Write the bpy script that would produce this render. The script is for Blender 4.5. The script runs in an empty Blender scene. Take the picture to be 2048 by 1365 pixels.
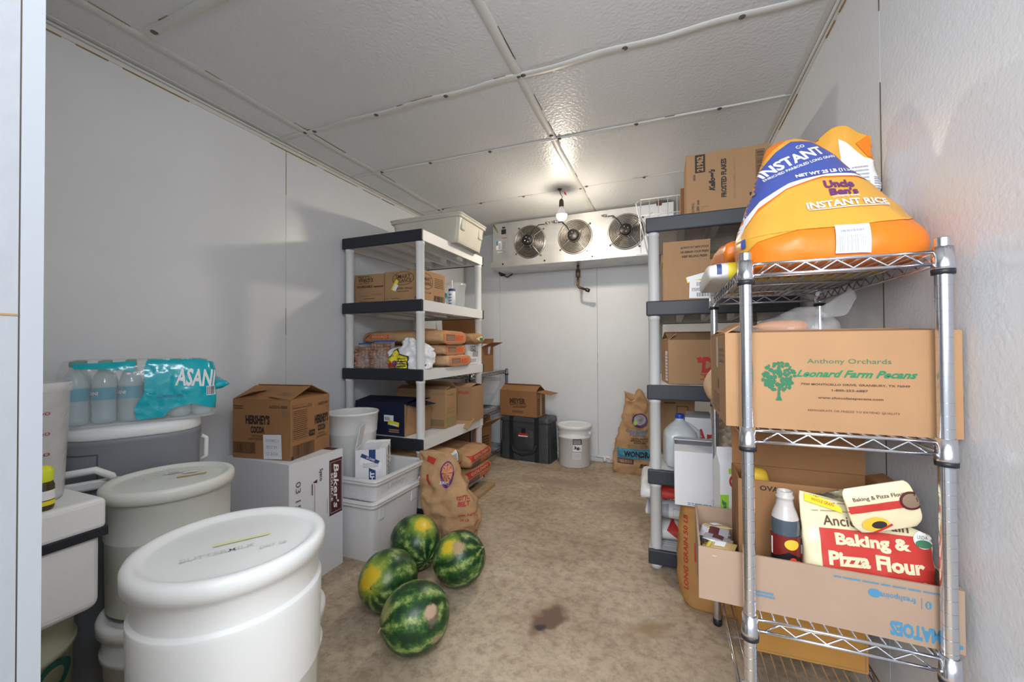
import bpy, math, random
from math import pi, sin, cos, radians as R
from mathutils import Vector as V, Matrix, noise, Euler
from mathutils.bvhtree import BVHTree
from mathutils.geometry import tessellate_polygon
random.seed(7)
S = bpy.context.scene
COL = S.collection
# ---------------------------------------------------------------- camera
cam = bpy.data.cameras.new('camera'); co = bpy.data.objects.new('camera', cam); COL.objects.link(co); S.camera = co
YAW, PIT, ROL = R(21.454), R(.67), R(-.328)
fw = V((-sin(YAW)*cos(PIT), cos(YAW)*cos(PIT), sin(PIT)))
r0 = V((cos(YAW), sin(YAW), 0)); u0 = r0.cross(fw)
rt = r0*cos(ROL)+u0*sin(ROL); up = rt.cross(fw)
m = Matrix((rt, up, -fw)).transposed().to_4x4(); m.translation = (0, 0, 1.08)
co.matrix_world = m
cam.sensor_width = 36; cam.lens = 36*800.3/2048; cam.clip_start = .02; cam.clip_end = 60
# ---------------------------------------------------------------- world, lights, exposure
W = bpy.data.worlds.new('world'); S.world = W; W.use_nodes = True
W.node_tree.nodes['Background'].inputs[0].default_value = (.85, .92, 1, 1)
W.node_tree.nodes['Background'].inputs[1].default_value = .6
S.view_settings.view_transform = 'Standard'; S.view_settings.look = 'None'; S.view_settings.gamma = 1
S.view_settings.use_curve_mapping = False; S.view_settings.exposure = 0.5
def area(name, loc, target, size, power, col, sy=None):
    l = bpy.data.lights.new(name, 'AREA'); l.energy = power; l.color = col; l.size = size
    if sy: l.shape = 'RECTANGLE'; l.size_y = sy
    o = bpy.data.objects.new(name, l); COL.objects.link(o); o.location = loc
    o.rotation_euler = (V(target)-V(loc)).to_track_quat('-Z', 'Y').to_euler()
    return o
area('kitchen_light', (-.1, -1.1, 1.75), (-.5, 2.2, 1.0), 1.5, 50, (.91, .955, 1), 1.3)
area('doorway_fill', (.30, -.06, 2.0), (-1.8, .95, .7), .5, 11, (.93, .965, 1), .45)      # unseen fill lamp added at the doorway to brighten the left side

# ---------------------------------------------------------------- room numbers
XL, XR, YB, ZC, YF = -2.03, .548, 3.80, 2.24, .172
# ---------------------------------------------------------------- materials
MATS = {}
def nodes(name):
    mt = bpy.data.materials.new(name); mt.use_nodes = True
    nt = mt.node_tree; b = nt.nodes['Principled BSDF']
    return mt, nt, b
def mat(name, col, rough=.6, metal=0, bump=0, bscale=60, var=0, vscale=8, trans=0, ior=1.45, alpha=1, spec=.5, emit=None, aniso=None, coat=0, detail=4, bdist=.002):
    """plain procedural material: base colour with noise variation and noise bump"""
    if name in MATS: return MATS[name]
    mt, nt, b = nodes(name)
    b.inputs['Base Color'].default_value = (*col, 1); b.inputs['Roughness'].default_value = rough
    b.inputs['Metallic'].default_value = metal; b.inputs['Transmission Weight'].default_value = trans
    b.inputs['IOR'].default_value = ior; b.inputs['Alpha'].default_value = alpha
    b.inputs['Specular IOR Level'].default_value = spec; b.inputs['Coat Weight'].default_value = coat
    tc = nt.nodes.new('ShaderNodeTexCoord')
    if var:
        n = nt.nodes.new('ShaderNodeTexNoise'); n.inputs['Scale'].default_value = vscale; n.inputs['Detail'].default_value = 5
        nt.links.new(tc.outputs['Object'], n.inputs['Vector'])
        r = nt.nodes.new('ShaderNodeValToRGB')
        r.color_ramp.elements[0].position = .3; r.color_ramp.elements[1].position = .7
        r.color_ramp.elements[0].color = (*[c*(1-var) for c in col], 1); r.color_ramp.elements[1].color = (*[min(1, c*(1+var)) for c in col], 1)
        nt.links.new(n.outputs[0], r.inputs[0]); nt.links.new(r.outputs[0], b.inputs['Base Color'])
    if bump:
        n = nt.nodes.new('ShaderNodeTexNoise'); n.inputs['Scale'].default_value = bscale; n.inputs['Detail'].default_value = detail
        nt.links.new(tc.outputs['Object'], n.inputs['Vector'])
        bp = nt.nodes.new('ShaderNodeBump'); bp.inputs['Strength'].default_value = bump; bp.inputs['Distance'].default_value = bdist
        nt.links.new(n.outputs[0], bp.inputs['Height']); nt.links.new(bp.outputs[0], b.inputs['Normal'])
    if emit: b.inputs['Emission Color'].default_value = (*emit[0], 1); b.inputs['Emission Strength'].default_value = emit[1]
    MATS[name] = mt; return mt
def panel_mat(name, col, bump, sc=95, ro=.3):
    """white embossed (stucco) metal panel with a little grime"""
    mt, nt, b = nodes(name); L = nt.links
    tc = nt.nodes.new('ShaderNodeTexCoord')
    n = nt.nodes.new('ShaderNodeTexNoise'); n.inputs['Scale'].default_value = 1.3; n.inputs['Detail'].default_value = 6; n.inputs['Roughness'].default_value = .6
    L.new(tc.outputs['Object'], n.inputs['Vector'])
    r = nt.nodes.new('ShaderNodeValToRGB'); r.color_ramp.elements[0].position = .3; r.color_ramp.elements[1].position = .62
    r.color_ramp.elements[0].color = (*[c*.93 for c in col], 1); r.color_ramp.elements[1].color = (*col, 1)
    L.new(n.outputs[0], r.inputs[0]); L.new(r.outputs[0], b.inputs['Base Color'])
    v = nt.nodes.new('ShaderNodeTexNoise'); v.inputs['Scale'].default_value = sc; v.inputs['Detail'].default_value = 2
    L.new(tc.outputs['Object'], v.inputs['Vector'])
    bp = nt.nodes.new('ShaderNodeBump'); bp.inputs['Strength'].default_value = bump; bp.inputs['Distance'].default_value = .0035
    L.new(v.outputs[0], bp.inputs['Height']); L.new(bp.outputs[0], b.inputs['Normal'])
    b.inputs['Roughness'].default_value = ro; b.inputs['Specular IOR Level'].default_value = .5
    return mt
M_wall = panel_mat('white_embossed_panel', (.745, .765, .795), .22, 85, .33)
M_ceil = panel_mat('white_ceiling_panel', (.73, .745, .765), .75, 70, .36)
def floor_mat():
    mt, nt, b = nodes('worn_concrete'); L = nt.links; N = nt.nodes.new
    tc = N('ShaderNodeTexCoord')
    def noi(s, d, r=.55):
        n = N('ShaderNodeTexNoise'); n.inputs['Scale'].default_value = s; n.inputs['Detail'].default_value = d; n.inputs['Roughness'].default_value = r
        L.new(tc.outputs['Object'], n.inputs['Vector']); return n.outputs[0]
    def ramp(src, stops):
        r = N('ShaderNodeValToRGB'); e = r.color_ramp.elements
        while len(e) < len(stops): e.new(.5)
        for i, (p, c) in enumerate(stops): e[i].position = p; e[i].color = (*c, 1)
        L.new(src, r.inputs[0]); return r.outputs[0]
    def mix(f, a, bb, mode='MIX'):
        x = N('ShaderNodeMixRGB'); x.blend_type = mode
        if isinstance(f, float): x.inputs[0].default_value = f
        else: L.new(f, x.inputs[0])
        for i, q in ((1, a), (2, bb)):
            if isinstance(q, tuple): x.inputs[i].default_value = (*q, 1)
            else: L.new(q, x.inputs[i])
        return x.outputs[0]
    base = ramp(noi(2.1, 8, .62), [(.3, (.36, .27, .18)), (.47, (.50, .395, .285)), (.62, (.61, .50, .375)), (.78, (.68, .59, .47))])
    fine = ramp(noi(26, 9, .75), [(.34, (.60, .57, .54)), (.56, (1, 1, 1))])
    c = mix(1.0, base, fine, 'MULTIPLY')
    brown = ramp(noi(4.3, 8, .62), [(.55, (0, 0, 0)), (.74, (.9, .9, .9))])
    c = mix(brown, c, (.33, .22, .14))
    c = mix(.25, base, c) if False else c
    pale = ramp(noi(1.15, 4, .5), [(.58, (0, 0, 0)), (.78, (.7, .7, .7))])
    c = mix(pale, c, (.60, .55, .47))
    # the one dark stain beside the melons: an irregular patch
    def patch(x, y, rx, ry, rot, col, c, soft=.55):
        mp = N('ShaderNodeMapping'); mp.vector_type = 'TEXTURE'
        mp.inputs['Location'].default_value = (x, y, 0); mp.inputs['Rotation'].default_value = (0, 0, rot); mp.inputs['Scale'].default_value = (rx, ry, 1)
        wn = N('ShaderNodeTexNoise'); wn.inputs['Scale'].default_value = 14; wn.inputs['Detail'].default_value = 6
        L.new(tc.outputs['Object'], wn.inputs['Vector'])
        ad = N('ShaderNodeVectorMath'); ad.operation = 'MULTIPLY_ADD'; ad.inputs[1].default_value = (rx*1.3, ry*1.3, 0); ad.inputs[2].default_value = (0, 0, 0)
        L.new(wn.outputs[1], ad.inputs[0])
        a2 = N('ShaderNodeVectorMath'); L.new(tc.outputs['Object'], a2.inputs[0]); L.new(ad.outputs[0], a2.inputs[1])
        a3 = N('ShaderNodeVectorMath'); L.new(a2.outputs[0], a3.inputs[0]); a3.inputs[1].default_value = (-rx*.65, -ry*.65, 0)
        L.new(a3.outputs[0], mp.inputs[0])
        ln = N('ShaderNodeVectorMath'); ln.operation = 'LENGTH'; L.new(mp.outputs[0], ln.inputs[0])
        f = ramp(ln.outputs['Value'], [(soft, (1, 1, 1)), (1.0, (0, 0, 0))])
        return mix(f, c, col)
    c = patch(-.455, 1.55, .105, .16, -.5, (.36, .25, .17), c, .2)
    c = patch(-.452, 1.53, .06, .105, -.55, (.17, .105, .07), c, .6)
    c = patch(-.47, 1.475, .035, .022, .3, (.055, .04, .045), c, .5)
    c = patch(-.075, 1.62, .10, .06, .4, (.33, .22, .13), c, .2)
    c = patch(-.25, 2.75, .35, .12, .2, (.34, .26, .19), c, .1)
    c = patch(-.8, 3.1, .5, .12, .1, (.36, .27, .20), c, .1)
    L.new(c, b.inputs['Base Color'])
    bp = N('ShaderNodeBump'); bp.inputs['Strength'].default_value = .35; bp.inputs['Distance'].default_value = .004
    L.new(noi(30, 8, .7), bp.inputs['Height']); L.new(bp.outputs[0], b.inputs['Normal'])
    b.inputs['Roughness'].default_value = .62
    return mt
M_floor = floor_mat()
KRAFT = mat('kraft_cardboard', (.40, .24, .128), .85, var=.05, vscale=5, bump=.12, bscale=90, spec=.2)
KRAFT_D = mat('brown_cardboard', (.34, .172, .078), .85, var=.06, vscale=5, bump=.12, bscale=90, spec=.2)
KRAFT_P = mat('pale_cardboard', (.39, .275, .20), .85, var=.05, vscale=5, bump=.12, bscale=90, spec=.2)
KIN = mat('cardboard_inside', (.36, .22, .12), .9, var=.06, spec=.15)
PAPER_K = mat('kraft_paper', (.50, .30, .155), .75, var=.10, vscale=9, bump=1.0, bscale=11, spec=.3, bdist=.018, detail=5)
PAPER_L = mat('light_kraft_paper', (.56, .36, .21), .75, var=.08, vscale=9, bump=1.0, bscale=11, spec=.3, bdist=.014, detail=5)
WHITE = mat('white_cardboard', (.74, .74, .77), .6, bump=.05, bscale=60, spec=.3)
WPAPER = mat('white_paper_sack', (.72, .72, .72), .6, bump=.8, bscale=16, spec=.3, bdist=.005)
PLAS = mat('white_plastic', (.80, .81, .82), .38, bump=.03, bscale=20)
PLAS_Y = mat('aged_white_plastic', (.70, .71, .66), .42, var=.05, vscale=6, bump=.05, bscale=25)
PLAS_B = mat('white_bucket_plastic', (.78, .79, .78), .36, var=.03, vscale=5, bump=.03, bscale=25)
PLAS_T = mat('cloudy_tub_plastic', (.80, .77, .68), .4, var=.04, trans=.45, bump=.04, bscale=20)
POSTW = mat('shelf_white_plastic', (.74, .745, .75), .45, bump=.06, bscale=120)
POSTG = mat('shelf_grey_white_plastic', (.60, .60, .60), .45, bump=.06, bscale=120)
BLACK = mat('black_plastic', (.018, .02, .028), .42, bump=.1, bscale=150)
BLACKG = mat('charcoal_plastic', (.032, .038, .048), .5, bump=.1, bscale=150)
CHROME = mat('chrome_wire', (.72, .74, .80), .18, metal=1)
CHROMED = mat('dark_chrome_wire', (.22, .23, .25), .35, metal=.9)
STEEL = mat('galvanised_steel', (.68, .67, .66), .34, metal=.75, var=.12, vscale=7, bump=.1, bscale=20)
DSTEEL = mat('oily_steel', (.11, .09, .075), .35, metal=.85, var=.4, vscale=14)
RSTEEL = mat('fan_guard_wire', (.46, .44, .41), .3, metal=.9, var=.25, vscale=12)
INK = mat('black_ink', (.025, .02, .018), .6)
INKB = mat('brown_ink', (.09, .045, .025), .6)
INKG = mat('faded_ink', (.25, .17, .11), .7)
RED = mat('red_ink', (.50, .035, .025), .55)
ORED = mat('orange_red_ink', (.72, .11, .03), .55)
GREEN = mat('green_ink', (.05, .19, .10), .6)
GREENF = mat('faded_green_ink', (.18, .24, .10), .7)
LIME = mat('lime_print', (.33, .62, .05), .5)
BLUE = mat('navy_print', (.02, .055, .19), .5)
TEAL = mat('teal_film', (.0, .42, .52), .18, spec=.7, bump=.5, bscale=14, bdist=.008)
TEALB = mat('blue_print', (.07, .25, .42), .5)
YEL = mat('yellow_print', (.82, .70, .03), .4)
GOLD = mat('golden_print', (.75, .47, .04), .4)
PURPLE = mat('purple_print', (.13, .03, .15), .5)
MAROON = mat('maroon_print', (.085, .012, .018), .45)
WINK = mat('white_print', (.85, .85, .85), .5)
CREAM = mat('cream_film', (.72, .64, .42), .32, bump=.5, bscale=18, bdist=.004, var=.08)
LABEL = mat('white_label', (.82, .82, .84), .4)
GREYL = mat('grey_print', (.35, .36, .40), .6)
NAVYC = mat('navy_cardboard', (.012, .016, .045), .5, spec=.35)
FILM = None
def film_mat(name, col, a, rough=.12):
    """thin clear plastic film: mostly see-through with a gloss"""
    mt = bpy.data.materials.new(name); mt.use_nodes = True; nt = mt.node_tree; nt.nodes.clear(); N = nt.nodes.new
    o = N('ShaderNodeOutputMaterial'); t = N('ShaderNodeBsdfTransparent'); p = N('ShaderNodeBsdfPrincipled'); x = N('ShaderNodeMixShader')
    p.inputs['Base Color'].default_value = (*col, 1); p.inputs['Roughness'].default_value = rough; p.inputs['Specular IOR Level'].default_value = .9
    tc = N('ShaderNodeTexCoord'); n = N('ShaderNodeTexNoise'); n.inputs['Scale'].default_value = 18; n.inputs['Detail'].default_value = 3
    bp = N('ShaderNodeBump'); bp.inputs['Strength'].default_value = .7; bp.inputs['Distance'].default_value = .008
    nt.links.new(tc.outputs['Object'], n.inputs['Vector']); nt.links.new(n.outputs[0], bp.inputs['Height']); nt.links.new(bp.outputs[0], p.inputs['Normal'])
    x.inputs[0].default_value = a
    nt.links.new(t.outputs[0], x.inputs[1]); nt.links.new(p.outputs[0], x.inputs[2]); nt.links.new(x.outputs[0], o.inputs[0])
    return mt
FILM = film_mat('clear_film', (.85, .88, .9), .22)
FILMW = film_mat('cloudy_film', (.85, .84, .82), .45, .25)
CLEARP = film_mat('clear_hard_plastic', (.8, .83, .84), .26, .1)
BOTTLEP = film_mat('water_bottle_plastic', (.62, .80, .86), .42, .06)
JUGP = film_mat('milky_jug_plastic', (.78, .82, .86), .72, .3)

# ---------------------------------------------------------------- mesh builder
TXT = {}
def glyphs(s, bold, shear):
    k = (s, bold, shear)
    if k not in TXT:
        c = bpy.data.curves.new('t', 'FONT'); c.body = s; c.resolution_u = 2; c.offset = bold; c.shear = shear; c.fill_mode = 'BOTH' if False else 'FRONT'
        o = bpy.data.objects.new('t', c); COL.objects.link(o)
        dg = bpy.context.evaluated_depsgraph_get(); me = bpy.data.meshes.new_from_object(o.evaluated_get(dg))
        vs = [(v.co.x, v.co.y) for v in me.vertices]; fs = []
        for p in me.polygons:
            q = list(p.vertices)
            for i in range(1, len(q)-1): fs.append((q[0], q[i], q[i+1]))
        bpy.data.objects.remove(o); bpy.data.meshes.remove(me); bpy.data.curves.remove(c)
        x0 = min(v[0] for v in vs); x1 = max(v[0] for v in vs); y0 = min(v[1] for v in vs); y1 = max(v[1] for v in vs)
        TXT[k] = ([((a-x0)/(x1-x0)-.5, (b-y0)/(y1-y0)-.5) for a, b in vs], fs)
    return TXT[k]
class MB:
    def __init__(s): s.v = []; s.f = []; s.m = []; s.mats = []; s.sm = []
    def mi(s, mt):
        if mt not in s.mats: s.mats.append(mt)
        return s.mats.index(mt)
    def add(s, vs, fs, mt, smooth=False, M=None):
        n = len(s.v); i = s.mi(mt)
        s.v += [(M @ V(v)) if M else V(v) for v in vs]
        for f in fs: s.f.append(tuple(a+n for a in f)); s.m.append(i); s.sm.append(smooth)
        return s
    def box(s, lo, hi, mt, M=None):
        a, b, c = lo; d, e, f = hi
        vs = [(a, b, c), (d, b, c), (d, e, c), (a, e, c), (a, b, f), (d, b, f), (d, e, f), (a, e, f)]
        return s.add(vs, [(0, 3, 2, 1), (4, 5, 6, 7), (0, 1, 5, 4), (1, 2, 6, 5), (2, 3, 7, 6), (3, 0, 4, 7)], mt, False, M)
    def quad(s, pts, mt): return s.add(pts, [tuple(range(len(pts)))], mt)
    def slab(s, pts, n, t, mt):
        """planar polygon given thickness t along -n"""
        n = V(n).normalized(); k = len(pts); a = [V(p) for p in pts]; b = [p-n*t for p in a]
        fs = [tuple(range(k)), tuple(reversed(range(k, 2*k)))]+[(i, i+k, (i+1) % k+k, (i+1) % k) for i in range(k)]
        return s.add(a+b, fs, mt)
    def tube(s, pts, r, mt, n=8, closed=False, cap=True):
        P = [V(p) for p in pts]; k = len(P); rs = r if isinstance(r, (list, tuple)) else [r]*k
        vs = []; ref = None
        for i, p in enumerate(P):
            a = P[(i-1) % k] if (closed or i > 0) else p; b = P[(i+1) % k] if (closed or i < k-1) else p
            d = (b-a).normalized()
            if ref is None or abs(ref.dot(d)) > .98: ref = V((0, 0, 1)) if abs(d.z) < .9 else V((1, 0, 0))
            x = ref.cross(d).normalized(); y = d.cross(x); ref = y
            for j in range(n):
                t = 2*pi*j/n; vs.append(p+(x*cos(t)+y*sin(t))*rs[i])
        fs = []
        for i in range(k if closed else k-1):
            q = (i+1) % k
            for j in range(n): fs.append((i*n+j, i*n+(j+1) % n, q*n+(j+1) % n, q*n+j))
        if cap and not closed: fs += [tuple(reversed(range(n))), tuple((k-1)*n+j for j in range(n))]
        return s.add(vs, fs, mt, True)
    def lathe(s, prof, mt, c=(0, 0, 0), n=40, M=None, cap=False):
        vs = []
        for r, z in prof:
            for j in range(n): t = 2*pi*j/n; vs.append((c[0]+r*cos(t), c[1]+r*sin(t), c[2]+z))
        fs = [(i*n+j, i*n+(j+1) % n, (i+1)*n+(j+1) % n, (i+1)*n+j) for i in range(len(prof)-1) for j in range(n)]
        if cap: fs += [tuple(reversed(range(n))), tuple((len(prof)-1)*n+j for j in range(n))]
        return s.add(vs, fs, mt, True, M)
    def loft(s, secs, mt, n=40, rows=24, M=None, amp=0, fr=8, seed=0, ridge=0, cap=True, flow=None):
        """skin superellipse sections (t, cx, cy, w, d, e) along local Z; amp/fr wrinkle it"""
        K = len(secs); vs = []; off = V((seed*7.3, seed*3.1, seed*1.7))
        def sec(u):
            u *= K-1; i = min(int(u), K-2); f = u-i
            p = [secs[max(0, min(K-1, i+q))] for q in (-1, 0, 1, 2)]
            o = []
            for a, b, c, d in zip(*p):
                o.append(.5*((2*b)+(-a+c)*f+(2*a-5*b+4*c-d)*f*f+(-a+3*b-3*c+d)*f**3))
            return o
        for i in range(rows):
            t, cx, cy, w, d, e = sec(i/(rows-1)); w = max(w, .001); d = max(d, .001); e = max(e, 1.2)
            for j in range(n):
                a = 2*pi*j/n; ca, sa = cos(a), sin(a)
                rr = (abs(ca)**e+abs(sa)**e)**(-1/e)
                p = V((cx+w/2*rr*ca, cy+d/2*rr*sa, t))
                if amp:
                    nr = V((ca/w, sa/d, 0)).normalized(); q = p+off
                    k = noise.noise(q*fr)+.5*noise.noise(q*fr*2.3)
                    if ridge: k += ridge*(.5-abs(noise.noise(q*fr*1.4+V((5, 5, 5)))))*2-ridge*.6
                    p += nr*k*amp
                if flow: p = flow(p)
                vs.append(p)
        fs = [(i*n+j, i*n+(j+1) % n, (i+1)*n+(j+1) % n, (i+1)*n+j) for i in range(rows-1) for j in range(n)]
        if cap:
            for r_, o_ in ((0, 1), (rows-1, 0)):
                cpt = sum((V(vs[r_*n+j]) for j in range(n)), V())/n; vs.append(cpt); ci = len(vs)-1
                for j in range(n):
                    q = (r_*n+j, r_*n+(j+1) % n, ci); fs.append(tuple(reversed(q)) if o_ else q)
        return s.add(vs, fs, mt, True, M)
    def build(s, name, parent=None, world=False, bevel=0, sub=0, seg=2):
        if world and parent:
            r = parent
            while r.parent: r = r.parent
            inv = Matrix.LocRotScale(r.location, r.rotation_euler, None).inverted()
            vs = [inv @ v for v in s.v]
        else: vs = s.v
        me = bpy.data.meshes.new(name); me.from_pydata([tuple(v) for v in vs], [], s.f); me.update()
        for q in s.mats: me.materials.append(q)
        me.polygons.foreach_set('material_index', s.m); me.polygons.foreach_set('use_smooth', s.sm)
        o = bpy.data.objects.new(name, me); COL.objects.link(o)
        if parent: o.parent = parent
        if bevel:
            b = o.modifiers.new('bevel', 'BEVEL'); b.width = bevel; b.segments = seg; b.limit_method = 'ANGLE'; b.angle_limit = R(50); b.harden_normals = False
        return o
class Print:
    """flat or projected printing on a builder: coordinates are fractions of a W x H face"""
    def __init__(s, mb, o, u, v, W, H, proj=False, ml=.012):
        s.mb = mb; s.o = V(o); s.u = V(u).normalized(); s.v = V(v).normalized(); s.n = s.u.cross(s.v); s.W = W; s.H = H; s.k = 0; s.ml = ml
        s.bvh = BVHTree.FromPolygons(mb.v, mb.f) if proj else None
    def put(s, vs, tris, mt):
        s.k += 1; eps = (.0012 if s.bvh else .0005)+.00025*s.k
        P = [s.o+s.u*a+s.v*b for a, b in vs]
        if not s.bvh: s.mb.add([p+s.n*eps for p in P], tris, mt); return
        tr = [tuple(P[i] for i in t) for t in tris]; out = []
        while tr:
            a, b, c = tr.pop(); L = ((b-a).length, (c-b).length, (a-c).length); q = max(L)
            if q > s.ml:
                if q == L[0]: mm = (a+b)/2; tr += [(a, mm, c), (mm, b, c)]
                elif q == L[1]: mm = (b+c)/2; tr += [(a, b, mm), (a, mm, c)]
                else: mm = (a+c)/2; tr += [(a, b, mm), (mm, b, c)]
            else: out.append((a, b, c))
        vv = []; ff = []; cache = {}
        for t in out:
            ids = []
            for p in t:
                key = (round(p.x, 5), round(p.y, 5), round(p.z, 5))
                if key not in cache:
                    h = s.bvh.ray_cast(p+s.n*.5, -s.n)
                    if h[0] is None: cache[key] = -1
                    else: vv.append(h[0]+s.n*eps*.6+h[1]*eps*.7*(1 if h[1].dot(s.n) > 0 else -1)); cache[key] = len(vv)-1
                ids.append(cache[key])
            if -1 not in ids and max((vv[ids[0]]-vv[ids[1]]).length, (vv[ids[1]]-vv[ids[2]]).length, (vv[ids[0]]-vv[ids[2]]).length) < s.ml*6: ff.append(tuple(ids))
        s.mb.add(vv, ff, mt, True)
    def xf(s, pts, cx, cy, rot):
        c, q = cos(R(rot)), sin(R(rot))
        return [(cx*s.W+a*c-b*q, cy*s.H+a*q+b*c) for a, b in pts]
    def text(s, t, cx, cy, w, h, mt=None, rot=0, bold=.012, shear=0):
        g, f = glyphs(t, bold, shear)
        # w,h are fractions of the face measured along the text direction's own axes
        if rot in (90, -90, 270): ww, hh = w*s.H, h*s.W
        else: ww, hh = w*s.W, h*s.H
        s.put(s.xf([(a*ww, b*hh) for a, b in g], cx, cy, rot), f, mt or INK)
    def poly(s, pts, mt):
        P = [(a*s.W, b*s.H) for a, b in pts]
        t = tessellate_polygon([[V((a, b, 0)) for a, b in P]])
        out = []
        for q in t:
            a, b, c = (V(P[i]) for i in q)
            out.append(q if (b-a).x*(c-a).y-(b-a).y*(c-a).x > 0 else (q[0], q[2], q[1]))
        s.put(P, out, mt)
    def rect(s, x0, y0, x1, y1, mt, rot=0):
        cx, cy = (x0+x1)/2, (y0+y1)/2; a, b = (x1-x0)/2*s.W, (y1-y0)/2*s.H
        s.put(s.xf([(-a, -b), (a, -b), (a, b), (-a, b)], cx, cy, rot), [(0, 1, 2), (0, 2, 3)], mt)
    def frame(s, x0, y0, x1, y1, mt, t=.002):
        a, b = t/s.W, t/s.H
        s.rect(x0, y0, x1, y0+b, mt); s.rect(x0, y1-b, x1, y1, mt); s.rect(x0, y0, x0+a, y1, mt); s.rect(x1-a, y0, x1, y1, mt)
    def ell(s, cx, cy, rx, ry, mt, n=24, ring=0):
        pts = [(cx+rx*cos(2*pi*i/n), cy+ry*sin(2*pi*i/n)) for i in range(n)]
        if not ring: s.poly(pts, mt)
        else:
            q = [(cx+(rx-ring)*cos(2*pi*i/n), cy+(ry-ring*rx/ry if False else ry-ring)*sin(2*pi*i/n)) for i in range(n)]
            P = [(a*s.W, b*s.H) for a, b in pts+q]
            s.put(P, [t for i in range(n) for t in ((i, (i+1) % n, n+(i+1) % n), (i, n+(i+1) % n, n+i))], mt)
    def bars(s, x0, y0, x1, y1, mt=None, vert=True, k=18, fill=.5, fr=True):
        mt = mt or INK; rnd = random.Random(int(x0*1000+y1*77))
        vs = []; ts = []
        for i in range(k):
            f0 = i/k; f1 = f0+(.3+.6*rnd.random())*fill*1.4/k
            if vert: r = (x0+(x1-x0)*f0, y0, x0+(x1-x0)*f1, y1)
            else: r = (x0, y0+(y1-y0)*f0, x1, y0+(y1-y0)*f1)
            n = len(vs); vs += [(r[0]*s.W, r[1]*s.H), (r[2]*s.W, r[1]*s.H), (r[2]*s.W, r[3]*s.H), (r[0]*s.W, r[3]*s.H)]; ts += [(n, n+1, n+2), (n, n+2, n+3)]
        s.put(vs, ts, mt)
        if fr: s.frame(x0-.01, y0-.01, x1+.01, y1+.01, mt, .0015)
    def lines(s, x0, y0, x1, y1, k, mt=None, th=.45, seed=1):
        """rows of unreadably small print"""
        rnd = random.Random(seed); vs = []; ts = []
        for i in range(k):
            b = y0+(y1-y0)*i/k; c = b+(y1-y0)/k*th; x = x0
            while x < x1-.004:
                e = min(x1, x+(x1-x0)*(.05+.13*rnd.random())); n = len(vs)
                vs += [(x*s.W, b*s.H), (e*s.W, b*s.H), (e*s.W, c*s.H), (x*s.W, c*s.H)]; ts += [(n, n+1, n+2), (n, n+2, n+3)]
                x = e+(x1-x0)*.018
        s.put(vs, ts, mt or INK)
# ---------------------------------------------------------------- scene objects
def tag(o, label=None, cat=None, group=None, kind=None):
    if label: o['label'] = label
    if cat: o['category'] = cat
    if group: o['group'] = group
    if kind: o['kind'] = kind
    return o
def thing(name, label, cat, loc, rz=0, group=None, rot=None):
    o = bpy.data.objects.new(name, None); COL.objects.link(o); o.location = loc; o.rotation_euler = rot or (0, 0, R(rz)); o.empty_display_size = .05
    return tag(o, label, cat, group)
def struct(name, mb, **k): return tag(mb.build(name, **k), kind='structure')
def lone(mb, name, label, cat, loc=(0, 0, 0), rz=0, group=None, rot=None, **k):
    o = mb.build(name, **k); o.location = loc; o.rotation_euler = rot or (0, 0, R(rz)); return tag(o, label, cat, group)
def copy_tree(o, loc, rz=None, label=None):
    c = o.copy(); COL.objects.link(c); c.location = loc
    if rz is not None: c.rotation_euler = (0, 0, R(rz))
    if label: c['label'] = label
    for ch in [q for q in bpy.data.objects if q.parent == o]:
        d = ch.copy(); COL.objects.link(d); d.parent = c
        for g in [q for q in bpy.data.objects if q.parent == ch]:
            e = g.copy(); COL.objects.link(e); e.parent = d
    return c
def turn(axis_from_z):
    """matrix that lays a loft's local Z along +X"""
    return Matrix(((0, 0, 1, 0), (1, 0, 0, 0), (0, 1, 0, 0), (0, 0, 0, 1)))
LAY = turn(0)   # local z->x, x->y, y->z

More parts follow.
